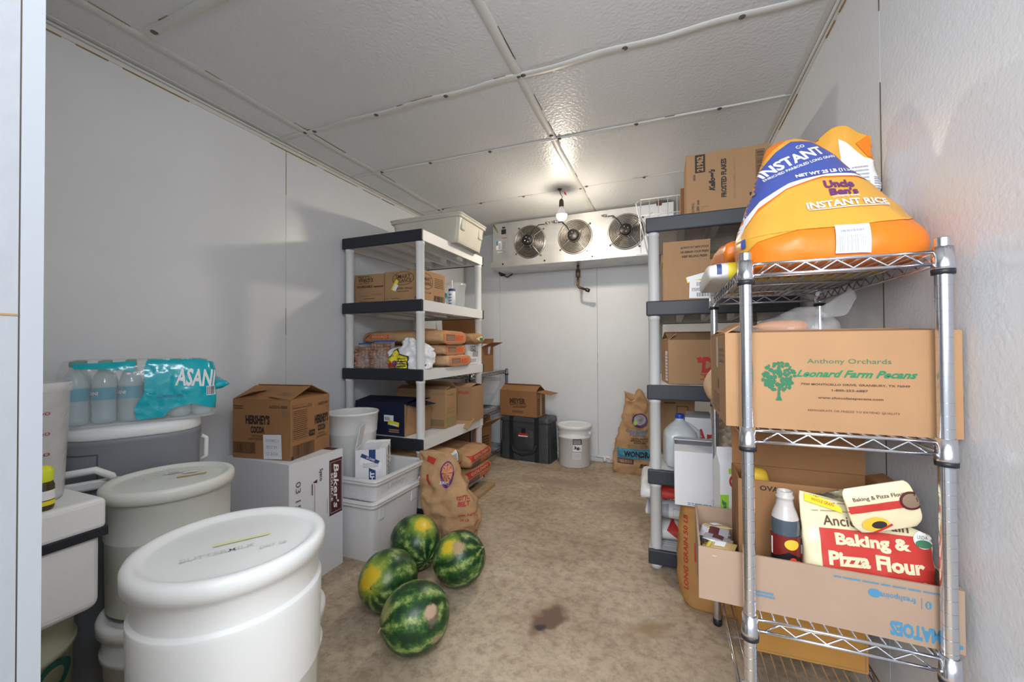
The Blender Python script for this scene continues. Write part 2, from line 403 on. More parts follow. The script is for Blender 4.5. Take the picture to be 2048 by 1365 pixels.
FACES = {'front': lambda w, d, h: ((-w/2, -d/2, 0), (1, 0, 0), (0, 0, 1), w, h), 'right': lambda w, d, h: ((w/2, -d/2, 0), (0, 1, 0), (0, 0, 1), d, h),
         'left': lambda w, d, h: ((-w/2, d/2, 0), (0, -1, 0), (0, 0, 1), d, h), 'back': lambda w, d, h: ((w/2, d/2, 0), (-1, 0, 0), (0, 0, 1), w, h),
         'top': lambda w, d, h: ((-w/2, -d/2, h), (1, 0, 0), (0, 1, 0), w, d)}
def carton(label, loc, size, rz=0, mt=None, inside=None, flaps={}, closed=False, prints=None, tape=None, name='cardboard_box', group=None, cat='box', fprint=None, t=.004, tiltx=0):
    """a carton: loc = centre of its base, open boxes are hollow with hinged flaps {side: (angle, length)}; 0 = closed flat, 90 = upright, 180 = folded out"""
    w, d, h = size; mt = mt or KRAFT; inside = inside or KIN
    root = thing(name, label, cat, loc, rot=(R(tiltx), 0, R(rz)), group=group)
    b = MB()
    if closed: b.box((-w/2, -d/2, 0), (w/2, d/2, h), mt)
    else:
        b.box((-w/2, -d/2, 0), (w/2, -d/2+t, h), mt); b.box((-w/2, d/2-t, 0), (w/2, d/2, h), mt)
        b.box((-w/2, -d/2+t, 0), (-w/2+t, d/2-t, h), mt); b.box((w/2-t, -d/2+t, 0), (w/2, d/2-t, h), mt)
        b.box((-w/2+t, -d/2+t, 0), (w/2-t, d/2-t, t), inside)
    for face, fn in (prints or {}).items(): fn(Print(b, *FACES[face](w, d, h)))
    b.build('box_body', root)
    if tape: 
        q = MB(); q.box((-w/2-.0006, -.024, h), (w/2+.0006, .024, h+.0008), tape)
        q.box((w/2, -.024, h-.06), (w/2+.0008, .024, h+.0008), tape); q.box((-w/2-.0008, -.024, h-.06), (-w/2, .024, h+.0008), tape); q.build('packing_tape', root)
    for side, (ang, ln) in flaps.items():
        a = R(ang); i = 1 if side[0] == '+' else -1; ax = side[1]
        # flap direction: inward at 0 deg, up at 90, outward at 180
        dr = (-i*cos(a), sin(a)); nn = (i*sin(a), cos(a))
        q = MB()
        if ax == 'x':
            c = V((i*w/2, 0, h+.0005)); D = V((dr[0], 0, dr[1]))*ln; n = V((nn[0], 0, nn[1])); e = V((0, d/2-.002, 0))
        else:
            c = V((0, i*d/2, h+.0005)); D = V((0, dr[0], dr[1]))*ln; n = V((0, nn[0], nn[1])); e = V((w/2-.002, 0, 0))
        if ang < 90 and ang > -1: n = V((n.x, n.y, abs(n.z)))
        pts = [c-e, c+e, c+e+D, c-e+D]
        q.slab([p+n*(t*.5) for p in pts], n, t*.8, mt)
        if fprint and side in fprint:
            # frame on the flap's outer face
            uu = e.normalized(); vv = D.normalized()
            if uu.cross(vv).dot(n) < 0: uu = -uu
            o0 = c-uu*e.length+n*(t*.5)
            fprint[side](Print(q, o0, uu, vv, 2*e.length, ln))
        q.build('flap', root)
    return root
# ================================================================ the room
b = MB(); b.box((XL-.2, -1.4, -.1), (XR+.2, YB+.2, 0), M_floor); struct('floor', b)
b = MB(); b.box((XL-.2, YF-.172, ZC), (XR+.2, YB+.2, ZC+.1), M_ceil); struct('ceiling', b)
GAP = mat('dark_joint', (.10, .07, .05), .8)
def wall(name, ax, pos, cuts, th, sgn):
    """panels side by side with hairline joints; ax = axis of the normal"""
    b = MB()
    for a, c in zip(cuts[:-1], cuts[1:]):
        a += .0012; c -= .0012
        if ax == 'x': b.box((min(pos, pos+sgn*th), a, 0), (max(pos, pos+sgn*th), c, ZC), M_wall)
        else: b.box((a, min(pos, pos+sgn*th), 0), (c, max(pos, pos+sgn*th), ZC), M_wall)
    if ax == 'x': b.box((min(pos+sgn*.02, pos+sgn*(th+.01)), cuts[0]+.01, 0), (max(pos+sgn*.02, pos+sgn*(th+.01)), cuts[-1]-.01, ZC), GAP)
    else: b.box((cuts[0]+.01, min(pos+sgn*.02, pos+sgn*(th+.01)), 0), (cuts[-1]-.01, max(pos+sgn*.02, pos+sgn*(th+.01)), ZC), GAP)
    return struct(name, b)
wall('wall_left', 'x', XL, [YF-.17, .45, 1.648, 2.85, YB+.1], .1, -1)
wall('wall_right', 'x', XR, [-1.2, .2, 1.39, 2.6, YB+.1], .1, 1)
wall('wall_back', 'y', YB, [XL, -1.625, -.63, XR], .1, 1)
b = MB(); b.box((XL-.1, YF-.172, 0), (-.53, YF-.004, ZC), M_wall); b.box((-.55, YF-.172, 2.08), (XR, YF, ZC), M_wall); struct('wall_front', b)
TRIMM = mat('off_white_trim', (.66, .66, .64), .45, var=.06, vscale=3)
STAIN = mat('rust_dirt', (.33, .20, .08), .8, var=.3, vscale=20)
DIRT = mat('dark_dirt', (.10, .075, .055), .85)
# door jamb lining: rough foam-core edge, dark joint, smooth cap
b = MB(); b.box((-.53, YF-.172, 0), (-.50, .158, 2.08), mat('rough_jamb', (.29, .305, .33), .55, bump=.5, bscale=30))
b.box((-.53, .158, 0), (-.501, .1592, 2.08), DIRT)
b.box((-.53, .1592, 0), (-.4993, .1722, 2.08), mat('jamb_cap', (.32, .34, .37), .45))
b.box((-.5005, YF-.06, 1.107), (-.4995, .158, 1.1085), STAIN); struct('trim_1', b)
# corner angles where ceiling meets walls, with their dirty lower edges
def angle(name, x, s, seed):
    b = MB(); rnd = random.Random(seed)
    b.box((min(x, x+s*.035), YF, ZC-.004), (max(x, x+s*.035), YB, ZC-.0005), TRIMM)
    b.box((min(x, x+s*.004), YF, ZC-.036), (max(x, x+s*.004), YB, ZC-.0005), TRIMM)
    b.tube([(x+s*.01, YF, ZC-.012), (x+s*.01, YB, ZC-.012)], .006, TRIMM, 8)
    y = YF
    while y < YB:
        l = .05+rnd.random()*.28
        if rnd.random() < .75: b.box((min(x+s*.0005, x+s*.0045), y, ZC-.038-.002*rnd.random()), (max(x+s*.0005, x+s*.0045), min(YB, y+l), ZC-.0355), STAIN if rnd.random() < .7 else DIRT)
        y += l+rnd.random()*.06
    return struct(name, b)
angle('trim_2', XL, 1, 3); angle('trim_3', XR, -1, 5)
SCREW = mat('old_screw', (.16, .14, .12), .5, metal=.6)
def strip(name, p0, p1, w, th, wav, screws, seed, dirt=.2):
    """ceiling joint batten: thin wavy strip with screw heads"""
    b = MB(); rnd = random.Random(seed); p0, p1 = V(p0), V(p1); d = (p1-p0); L = d.length; d.normalize(); s = V((-d.y, d.x, 0)); n = 60
    prof = [(-.5, 0), (-.42, -1), (0, -1.15), (.42, -1), (.5, 0)]
    vs = []
    for i in range(n+1):
        t = i/n*L; o = wav*sin(t*pi*2/.42+seed)+wav*.5*noise.noise(V((t*3, seed, 0)))
        for a, h in prof: q = p0+d*t+s*(a*w+o); vs.append((q.x, q.y, ZC+h*th-.0004))
    b.add(vs, [(i*5+j, i*5+j+1, (i+1)*5+j+1, (i+1)*5+j) for i in range(n) for j in range(4)], TRIMM, True)
    i = 0
    while i < n:
        if rnd.random() < dirt:
            t0 = i/n*L; t1 = min(L, t0+L/n*(1+rnd.random()*2)); o = wav*sin(t0*pi*2/.42+seed)
            e = -.5*w-.0012+o
            a, c = p0+d*t0+s*e, p0+d*t1+s*e
            b.tube([(a.x, a.y, ZC-.001), (c.x, c.y, ZC-.001)], .0014, STAIN if rnd.random() < .5 else DIRT, 5)
        i += 1
    o = struct(name, b)
    if screws:
        for t in screws:
            q = MB(); p = p0+d*t; q.lathe([(.0, -th*1.2-.005), (.006, -th*1.2-.0045), (.009, -th*1.2-.001), (.012, -th*1.2), (.012, -th)], SCREW, (p.x, p.y, ZC), 12); q.build('screw_head', o)
    return o
strip('trim_4', (-.582, YF, ZC), (-.605, YB, ZC), .040, .003, .0015, [1.43, 1.95, 2.75], 1, .35)
strip('trim_5', (-1.83, YF, ZC), (-1.80, YB, ZC), .050, .003, .003, [1.42, 2.75], 2, .3)
strip('trim_6', (XL, 1.60, ZC), (XR, 1.60, ZC), .036, .004, .005, [.27, .68, 1.08, 1.46, 1.88, 2.28], 3, .1)
strip('trim_7', (XL, 2.135, ZC), (XR, 2.19, ZC), .016, .005, .001, [.27, .64, 1.05, 1.47, 1.88, 2.27], 4, .05)
strip('trim_8', (XL, 2.93, ZC), (XR, 2.88, ZC), .010, .003, .001, [.26, .62, .99, 1.48, 1.88], 5, .05)
strip('trim_9', (-1.76, .868, ZC), (-.4, .855, ZC), .034, .012, .001, [.03], 6, .02)
# stains at the joints of the wall panels and behind the cooler unit
b = MB()
for y, z0, z1 in ((1.648, 1.95, ZC-.04), (1.648, 1.15, 1.3)): b.box((XL+.0002, y-.0016, z0), (XL+.0012, y+.0016, z1), STAIN)
for z0, z1 in ((.62, 1.32), (1.5, 1.8), (2.0, 2.2)): b.box((XR-.0012, 1.389, z0), (XR-.0002, 1.3925, z1), DIRT)
for z0, z1 in ((.95, 1.0), (.85, .92)): b.box((-.6315, YB-.0012, z0), (-.6285, YB-.0002, z1), DIRT)
struct('trim_10', b)
b = MB(); b.box((XL, YB-.045, 0), (XR, YB, .035), mat('baseboard_white', (.72, .72, .72), .5), None); struct('baseboard_back', b, bevel=.006)
b = MB(); b.tube([(-.64, YB-.05, .05), (-.52, YB-.052, .05), (-.50, YB-.06, .03)], .012, PLAS, 10); b.tube([(-.56, YB-.052, .06), (-.56, YB-.075, .015)], .014, PLAS, 10)
lone(b, 'drain_pipe_fitting', 'short white plastic pipe fitting on the floor behind the white pail', 'pipe fitting')
b = MB(); b.lathe([(0, .004), (.03, .003), (.045, .0005)], mat('greasy_lump', (.06, .045, .04), .6), (-.475, 1.475, 0), 14)

# ================================================================ evaporator
EV = thing('evaporator_unit', 'silver steel cooling unit with three round fans hung under the ceiling', 'cooling unit', (-.745, 3.42, 1.82))
x0, x1, yf, zb, zt = -1.53, .045, 3.42, 1.84, 2.222
b = MB(); b.box((x0, yf, zb), (x1, YB-.02, zt), STEEL)
P = Print(b, (x0, yf, zb), (1, 0, 0), (0, 0, 1), x1-x0, zt-zb)
def ww(v): return (v-x0)/(x1-x0)
P.frame(.012, .02, ww(-1.38), .98, GREYL, .0012)
P.rect(.055, .72, .085, .84, INK); P.rect(.06, .86, .08, .90, INK); P.rect(.058, .62, .09, .635, RED)
P.rect(.022, .35, .055, .56, LABEL); P.rect(.022, .46, .034, .56, TEALB); P.lines(.036, .37, .054, .52, 4, INK); P.lines(.06, .37, .085, .55, 6, GREYL)
P.rect(.03, .27, .06, .31, mat('pale_green_print', (.45, .62, .52), .5)); P.text('OK', .075, .30, .02, .05, GREYL)
b.build('housing', EV, world=True, bevel=.004)
b = MB(); b.box((x0-.015, yf-.025, zb-.034), (x1+.01, YB-.03, zb-.004), STEEL); b.box((x0-.015, yf-.027, zb-.03), (x1+.01, yf-.02, zb+.012), STEEL)
for x in (-1.42, -.60, -1.02): b.lathe([(0, .006), (.006, .005), (.009, 0)], INK, n=12, M=Matrix.Translation((x, yf-.027, zb-.008)) @ Matrix.Rotation(R(90), 4, 'X'))
b.build('drain_pan', EV, world=True)
for k, fx in enumerate((-1.165, -.752, -.322)):
    M0 = Matrix.Translation((fx, yf, 2.02)) @ Matrix.Rotation(R(90), 4, 'X')      # local z -> -y (towards the room)
    g = MB(); rr = .146
    g.lathe([(rr, 0), (rr+.006, .003), (rr, .008), (rr-.006, .004)], RSTEEL, n=56, M=M0)
    g.lathe([(0, .0015), (rr-.004, .0015)], mat('fan_dark', (.035, .028, .022), .5, metal=.2, var=.4), n=40, M=M0)
    for i in range(11):
        r = .028+i*.0112; z = .012+.026*(1-(r/rr)**2)
        pts = [M0 @ V((r*cos(2*pi*j/44), r*sin(2*pi*j/44), z)) for j in range(44)]
        g.tube(pts, .0023, RSTEEL, 6, closed=True)
    for j in range(4):
        a = R(38+90*j)
        g.tube([M0 @ V((rr*1.14*cos(a), rr*1.14*sin(a), .003)), M0 @ V((rr*.98*cos(a), rr*.98*sin(a), .016)), M0 @ V((rr*.5*cos(a), rr*.5*sin(a), .036)), M0 @ V((.04*cos(a), .04*sin(a), .042))], .003, RSTEEL, 6)
        g.lathe([(0, .009), (.007, .008), (.009, 0)], SCREW, n=10, M=M0 @ Matrix.Translation((rr*1.14*cos(a), rr*1.14*sin(a), 0)))
    go = g.build('fan_guard', EV, world=True)
    f = MB()
    for j in range(5):
        a = 2*pi*j/5+.4*k
        vs = [];
        for q in range(5):
            rq = .035+.1*q/4
            for t_ in (-.35, .0, .35): vs.append(M0 @ V((rq*cos(a+t_), rq*sin(a+t_), .004+.008*(t_+.35)/.7)))
        f.add(vs, [(q*3+w_, q*3+w_+1, q*3+w_+4, q*3+w_+3) for q in range(4) for w_ in range(2)], mat('fan_blade_dirty', (.09, .075, .06), .35, metal=.7, var=.3), True)
    f.build('fan_blade', go, world=True)
    mo = MB(); mo.lathe([(.0, .085), (.040, .085), (.047, .08), (.049, .07), (.049, .035), (.03, .012)], mat('motor_black', (.02, .018, .017), .4, metal=.3), n=28, M=M0)
    mo.lathe([(.049, .052), (.054, .056), (.049, .06)], RSTEEL, n=28, M=M0)
    for j in range(4):
        a = R(20+90*j)
        mo.tube([M0 @ V((.048*cos(a), .048*sin(a), .056)), M0 @ V((.075*cos(a), .075*sin(a), .05)), M0 @ V((.07*cos(a+.12), .07*sin(a+.12), .046))], .0028, RSTEEL, 6)
        mo.lathe([(0, .003), (.005, .002), (.006, 0)], RSTEEL, n=8, M=M0 @ Matrix.Translation((.022*cos(a), .022*sin(a), .085)))
    mo.build('fan_motor', go, world=True)
    s = (1, -1, -1)[k]; c = MB()
    tip = V((s*.155, .145, .02))
    c.tube([M0 @ V((s*.03, .035, .08)), M0 @ V((s*.06, .085, .075)), M0 @ V((s*.10, .13, .045)), M0 @ (tip*.93+V((0, .003, 0)))], .0045, mat('black_cable', (.02, .018, .016), .5), 8)
    c.tube([M0 @ tip, M0 @ (tip+V((s*.028, .004, 0)))], .011, RSTEEL, 8); c.tube([M0 @ (tip+V((s*.028, .004, 0))), M0 @ (tip+V((s*.045, .006, 0)))], .007, RSTEEL, 8)
    c.build('motor_cable', go, world=True)
b = MB(); b.tube([(x0+.01, yf-.006, zt-.01), (x0+.04, yf-.01, zt-.06), (x0+.055, yf-.012, zt-.085)], .006, mat('brass', (.45, .30, .10), .4, metal=.8), 8)
b.build('brass_valve', EV, world=True)
b = MB(); b.box((x1-.13, yf-.02, zt-.02), (x1-.09, yf, zt+.01), mat('rusty_bracket', (.13, .05, .03), .7)); b.build('mounting_bracket', EV, world=True)
b = MB()
b.tube([(-.766, 3.60, 1.81), (-.766, 3.60, 1.76)], .012, DSTEEL, 12); b.tube([(-.766, 3.60, 1.765), (-.766, 3.60, 1.70)], .022, mat('weathered_fitting', (.14, .11, .09), .5, metal=.5), 8)
b.tube([(-.766, 3.60, 1.70), (-.768, 3.60, 1.625), (-.76, 3.60, 1.608), (-.70, 3.61, 1.585)], .011, mat('copper_pipe', (.13, .07, .045), .4, metal=.7), 10)
b.tube([(-.70, 3.61, 1.585), (-.665, 3.62, 1.572)], .017, DSTEEL, 8); b.build('drain_pipe', EV, world=True)
b = MB(); b.lathe([(0, .02), (.03, .02), (.035, 0)], DSTEEL, n=20, M=Matrix.Translation((-1.60, YB, 1.83)) @ Matrix.Rotation(R(90), 4, 'X'))
b.tube([(-1.585, 3.78, 1.86), (-1.57, 3.76, 1.80), (-1.52, 3.75, 1.775), (-1.47, 3.75, 1.80), (-1.45, 3.76, 1.845)], .006, BLACK, 8)
b.tube([(-1.58, 3.77, 1.80), (-1.50, 3.77, 1.825), (-1.42, 3.77, 1.85)], .007, DSTEEL, 8)
lone(b, 'wall_cable', 'black cable looping out of a round wall fitting below the cooling unit', 'cable')

# ================================================================ bulb
BL = thing('hanging_light_bulb', 'lit bare light bulb in a dark socket hanging from the ceiling', 'light bulb', (-.745, 2.88, ZC))
b = MB(); b.lathe([(0, -.012), (.012, -.01), (.018, 0)], INKB, (0, 0, 0), 14); b.tube([(-.03, 0, -.003), (.03, .01, -.004)], .003, STEEL, 6)
b.tube([(0, 0, -.01), (.006, 0, -.04), (.02, 0, -.06), (.01, 0, -.085)], .0028, INKB, 6); b.tube([(.012, 0, -.04), (.025, 0, -.02)], .002, STEEL, 6); b.build('hanging_wire', BL)
b = MB(); b.lathe([(0, -.075), (.010, -.078), (.016, -.09), (.018, -.125), (.015, -.135)], mat('brown_socket', (.06, .035, .025), .45), (.012, 0, 0), 18); b.build('lamp_socket', BL)
b = MB(); b.lathe([(.012, -.13), (.014, -.145), (.026, -.165), (.035, -.182), (.0378, -.194)], PLAS, (.014, 0, 0), 24); b.lathe([(.0378, -.194), (.037, -.206), (.033, -.219), (.020, -.232), (0, -.238)], mat('glowing_bulb', (1, .9, .7), .4, emit=((1, .88, .70), 350)), (.014, 0, 0), 24); b.build('glass_bulb', BL)
b = MB(); b.slab([(.03, 0, -.02), (.045, 0, -.03), (.052, 0, -.055), (.036, 0, -.045)], (0, -1, 0), .002, mat('red_tag', (.55, .06, .04), .5)); b.build('red_tag', BL)

# ================================================================ plastic shelving
def plastic_rack(label, X0, Y0, Wd, Ln, tops, postm, capm, group):
    """five-tier moulded shelving: shelves (long along Y) with black end caps, round posts between"""
    root = thing('plastic_shelving_unit', label, 'shelving unit', (X0+Wd/2, Y0+Ln/2, 0), group=group)
    X1, Y1 = X0+Wd, Y0+Ln; H = .066
    for zt_ in tops:
        b = MB(); z0 = zt_-H
        b.box((X0, Y0+.004, z0), (X0+.012, Y1-.004, zt_), postm); b.box((X1-.012, Y0+.004, z0), (X1, Y1-.004, zt_), postm)
        b.box((X0+.012, Y0+.012, zt_-.006), (X1-.012, Y0+.07, zt_-.001), postm); b.box((X0+.012, Y1-.07, zt_-.006), (X1-.012, Y1-.012, zt_-.001), postm)
        nl = 4; lw = (Wd-.024)/nl
        for i in range(nl):
            xa = X0+.012+i*lw
            b.box((xa, Y0+.07, zt_-.006), (xa+.028, Y1-.07, zt_-.001), postm); b.box((xa+lw-.028, Y0+.07, zt_-.006), (xa+lw, Y1-.07, zt_-.001), postm)
            if i: 
                b.box((xa-.016, Y0+.03, z0+.012), (xa-.012, Y1-.03, zt_-.005), postm); b.box((xa+.012, Y0+.03, z0+.012), (xa+.016, Y1-.03, zt_-.005), postm); b.box((xa-.016, Y0+.03, z0+.010), (xa+.016, Y1-.03, z0+.013), postm)
            n = int((Ln-.14)/.022)
            for j in range(n): ya = Y0+.07+(Ln-.14)*j/n; b.box((xa+.028, ya+.007, zt_-.006), (xa+lw-.028, ya+.022, zt_-.001), postm)
        sh = b.build('shelf', root, world=True)
        for s, y in ((-1, Y0), (1, Y1)):
            c = MB(); ya, yb = (y, y+.022) if s < 0 else (y-.022, y)
            c.box((X0-.003, min(y-.002, ya), z0-.003), (X1+.003, max(y+.002, yb) if s > 0 else yb-.004, zt_+.002), capm)
            c.build('end_cap', sh, world=True, bevel=.006)
            yi = Y0+.0225 if s < 0 else Y1-.0265
            d_ = MB(); d_.box((X0+.013, yi, z0+.001), (X1-.013, yi+.004, zt_-.0065), postm); d_.build('end_rib', sh, world=True)
    lv = sorted(tops)+[None]; prev = 0.0
    for px_, py_ in ((X0+.032, Y0+.034), (X1-.032, Y0+.034), (X0+.032, Y1-.034), (X1-.032, Y1-.034)):
        b = MB(); z = 0
        for t_ in sorted(tops):
            e = t_-H
            if e-z > .004: b.lathe([(.020 if z == 0 else .026, z), (.026, z+.004), (.026, e-.02), (.0285, e-.018), (.0285, e)], postm, (px_, py_, 0), 20, cap=True)
            z = t_-.004
        b.build('post', root, world=True)
    return root
G_R = 'five-tier plastic shelving units'
plastic_rack('white plastic shelving unit with black shelf ends against the left wall', -2.0, 2.04, .615, .865, (.10, .515, .938, 1.363, 1.79), POSTW, BLACK, G_R)
plastic_rack('grey-white plastic shelving unit with charcoal shelf ends in the right rear corner', -.10, 2.045, .62, .90, (.095, .478, .885, 1.29, 1.695), POSTG, BLACKG, G_R)

# ================================================================ wire shelving
def wire_rack(name, label, X0, X1, Y0, Y1, tops, ztop, along, wm, pm, post_r=.0127, nw=13, foot=True, zz=10, cat='shelving unit', wr=.0022, rr=.0034, grooves=True, group=None):
    """X0..Y1 are post centres. along = axis the deck wires run along"""
    root = thing(name, label, cat, ((X0+X1)/2, (Y0+Y1)/2, 0), group=group)
    for px_, py_ in ((X0, Y0), (X1, Y0), (X0, Y1), (X1, Y1)):
        b = MB(); z = .0; c_ = (px_, py_, 0)
        if grooves:
            while z < ztop-.03:
                b.lathe([(post_r, z), (post_r, z+.0238)], pm, c_, 28); b.lathe([(post_r, z+.0238), (post_r-.0009, z+.0241)], pm, c_, 28)
                b.lathe([(post_r-.0009, z+.0241), (post_r-.0009, z+.0251)], pm, c_, 28); b.lathe([(post_r-.0009, z+.0251), (post_r, z+.0254)], pm, c_, 28); z += .0254
        b.lathe([(post_r, z), (post_r, ztop-.002)], pm, c_, 28); b.lathe([(post_r, ztop-.002), (post_r-.002, ztop), (0, ztop)], pm, c_, 28); po_ = b.build('post', root, world=True)
        if foot: q = MB(); q.lathe([(0, 0), (.014, .0), (.016, .006), (.0155, .022), (.0128, .024)], BLACK, (px_, py_, 0), 20); q.build('rubber_foot', po_, world=True)
    for zt_ in tops:
        b = MB()
        for z in (zt_, zt_-.025):
            b.tube([(X0, Y0, z), (X1, Y0, z)], rr, wm, 8); b.tube([(X0, Y1, z), (X1, Y1, z)], rr, wm, 8)
            b.tube([(X0, Y0, z), (X0, Y1, z)], rr, wm, 8); b.tube([(X1, Y0, z), (X1, Y1, z)], rr, wm, 8)
        def zig(a, c):
            a, c = V(a), V(c); L = (c-a).length; n = max(3, int(round(L/.028))); pts = []
            for i in range(n+1): q = a+(c-a)*(i/n); pts.append((q.x, q.y, zt_-(.003 if i % 2 else .022)))
            b.tube(pts, wr, wm, 6)
        m_ = .03
        zig((X0+m_, Y0, 0), (X1-m_, Y0, 0)); zig((X0+m_, Y1, 0), (X1-m_, Y1, 0)); zig((X0, Y0+m_, 0), (X0, Y1-m_, 0)); zig((X1, Y0+m_, 0), (X1, Y1-m_, 0))
        for i in range(nw):
            f = (i+1)/(nw+1)
            if along == 'y': b.tube([(X0+(X1-X0)*f, Y0, zt_+.001), (X0+(X1-X0)*f, Y1, zt_+.001)], wr*.9, wm, 6)
            else: b.tube([(X0, Y0+(Y1-Y0)*f, zt_+.001), (X1, Y0+(Y1-Y0)*f, zt_+.001)], wr*.9, wm, 6)
        for f in (.25, .5, .75):
            if along == 'y': b.tube([(X0, Y0+(Y1-Y0)*f, zt_-.004), (X1, Y0+(Y1-Y0)*f, zt_-.004)], rr*.9, wm, 6)
            else: b.tube([(X0+(X1-X0)*f, Y0, zt_-.004), (X0+(X1-X0)*f, Y1, zt_-.004)], rr*.9, wm, 6)
        sh = b.build('wire_shelf', root, world=True)
        for px_, py_ in ((X0, Y0), (X1, Y0), (X0, Y1), (X1, Y1)):
            q = MB(); q.lathe([(post_r+.0005, .008), (post_r+.003, .008), (post_r+.0045, -.03), (post_r+.0055, -.036), (post_r+.0005, -.036)], pm, (px_, py_, zt_), 20); q.build('corner_collar', sh, world=True)
            q = MB(); q.lathe([(post_r+.0005, -.036), (post_r+.0052, -.0365), (post_r+.0048, -.046), (post_r+.0005, -.046)], BLACK, (px_, py_, zt_), 20); q.build('clip_ring', sh, world=True)
    return root
wire_rack('chrome_wire_rack', 'narrow chrome wire shelving rack with grooved posts in front of the right wall', .163, .502, 1.04, 1.735, (.195, .464, .886, 1.261), 1.288, 'y', CHROME, CHROME)
wire_rack('dark_wire_rack', 'low dark wire shelving rack in the rear left corner behind the white plastic shelving', -1.985, -1.53, 2.96, 3.74, (.09, .47, .832), .85, 'x', CHROMED, CHROMED, nw=22, grooves=False)
# ================================================================ left side
# ---- buckets
def bucket(label, x, y, z, h, r, lid=True, mt=None, rings=(), bail=None, prints=None, lidprints=None, open_=False, group=None, cat='bucket', name='plastic_bucket', taper=.88, lidmt=None, rz=0, mouth=.97):
    mt = mt or PLAS_B; root = thing(name, label, cat, (x, y, z), rz=rz, group=group)
    b = MB(); rb = r*taper; top = h-(.012 if lid else 0)
    prof = [(0, .004), (rb*.94, .004), (rb*.955, 0), (rb, .006)]
    for zr, kind in rings:
        f = rb+(r*mouth-rb)*zr/h
        if kind == 'step': prof += [(f*.992, zr-.004), (f*1.012, zr+.001), (f*1.012, zr+.002)]
        elif kind == 'top': prof += [(f*1.035, zr-.012), (f*1.035, zr-.003), (f*1.03, zr), (f*.995, zr+.003), (f*.995, zr+.006)]
        elif kind == 'low': prof += [(f, zr-.004), (f*1.03, zr+.002), (f*1.035, zr+.006)]
        else: prof += [(f, zr-.012), (f*1.045, zr-.010), (f*1.05, zr), (f*1.045, zr+.004), (f*1.0, zr+.006)]
    prof += [(r*mouth, top-.014), (r*1.0, top-.012), (r*1.01, top-.003), (r*.99, top)]
    if not lid: prof += [(r*mouth-.006, top-.006)]+[(rb-.006+(r*mouth-rb)*q/10, .008+(top-.02)*q/10) for q in range(10, -1, -1)]+[(0, .008)]
    b.lathe(prof, mt, n=64)
    if prints:
        P = Print(b, (-r, -r-.05, 0), (1, 0, 0), (0, 0, 1), 2*r, h, proj=True); prints(P)
    b.build('bucket_body', root)
    if lid:
        l = MB(); R_ = r*1.035
        l.lathe([(R_-.006, top-.030), (R_, top-.028), (R_+.001, top-.004), (R_-.003, top+.004), (R_-.012, top+.006), (R_-.020, top+.003), (R_-.026, top-.003), (R_-.034, top-.004), (R_-.05, top-.0035), (R_*.55, top-.0025), (0, top-.002)], lidmt or mt, n=72)
        if lidprints: lidprints(Print(l, (-r, -r, top-.0005), (1, 0, 0), (0, 1, 0), 2*r, 2*r))
        l.build('lid', root)
    if bail:
        a0, drop, grip = bail; q = MB(); pts = []
        ra = r*1.03
        for i in range(25):
            t = pi*i/24; c, s = cos(t), sin(t)
            v = V((ra*c, -ra*1.05*s*cos(R(drop)), -ra*1.05*s*sin(R(drop))+h*.80)); pts.append(Matrix.Rotation(R(a0), 3, 'Z') @ v)
        q.tube(pts, .0022, STEEL, 6); bo = q.build('bail_handle', root)
        if grip: g = MB(); g.tube([pts[10], pts[12], pts[14]], .010, PLAS, 12); g.build('grip', bo)
        for s in (-1, 1):
            e = MB(); p = Matrix.Rotation(R(a0), 3, 'Z') @ V((s*r*1.0, 0, h*.80)); e.lathe([(.0, .012), (.014, .010), (.016, -.01)], mt, n=14, M=Matrix.Translation(p) @ Matrix.Rotation(R(a0), 4, 'Z') @ Matrix.Rotation(R(90*s), 4, 'Y')); e.build('bail_boss', root)
    return root
def lid2(P):
    P.rect(.26, .42, .40, .49, LABEL, -60); P.rect(.30, .58, .42, .64, LABEL, -75); P.rect(.29, .44, .37, .465, GREYL, -60)
    P.rect(.36, .645, .60, .68, mat('masking_tape', (.62, .43, .13), .7), -68)
    rnd = random.Random(4)
    for i in range(34): a, c = .22+.36*rnd.random(), .25+.45*rnd.random(); P.rect(a, c, a+.012+.012*rnd.random(), c+.006, GREYL, rnd.random()*90)
def lid1(P):
    P.rect(.34, .53, .64, .562, mat('pale_yellow_tape', (.74, .74, .40), .6), -67)
    P.text('BUTTERMILK', .64, .48, .36, .04, mat('very_faint_ink', (.62, .62, .60), .6), 113); P.text('DRY 50', .60, .76, .14, .035, mat('very_faint_ink', (.62, .62, .60), .6), 113)
# supports on the floor
bucket('white bucket on the floor hidden below the biggest lidded bucket', -.80, .535, 0, .345, .150)
bucket('large white lidded bucket with pale tape on its lid, nearest the camera', -.807, .540, .346, .362, .158, rings=((.10, 'low'), (.262, 'top')), lidprints=lid1, rz=-57, taper=.93)
def ice(P):
    P.rect(.34, .44, .72, .66, LABEL); P.frame(.34, .44, .72, .66, INK, .0012); P.text('Ice', .47, .55, .17, .11, INK, bold=.05)
bucket('white floor bucket with an Ice label and a white-gripped wire handle', -1.395, .745, 0, .345, .150, rings=((.245, 'ring'),), bail=(-35, 55, True), prints=ice, rz=58)
bucket('white lidded bucket with tan tape and dark specks on its lid, on the ice bucket', -1.412, .757, .346, .352, .152, rings=((.20, 'step'),), lidprints=lid2, mt=PLAS_Y, rz=-50, taper=.93)
def lowlid(P): P.rect(.66, .60, .86, .72, LABEL, 40); P.lines(.66, .60, .86, .72, 4, TEALB)
def bluet(P): P.rect(.70, .74, .86, .80, LABEL); P.text('OPEN TUB', .78, .77, .12, .03, TEALB)
bucket('low white bucket with blue print on the floor, right of the biggest lidded bucket', -1.05, .79, 0, .355, .145, rings=((.24, 'ring'),), prints=bluet, lidprints=lowlid, rz=20)
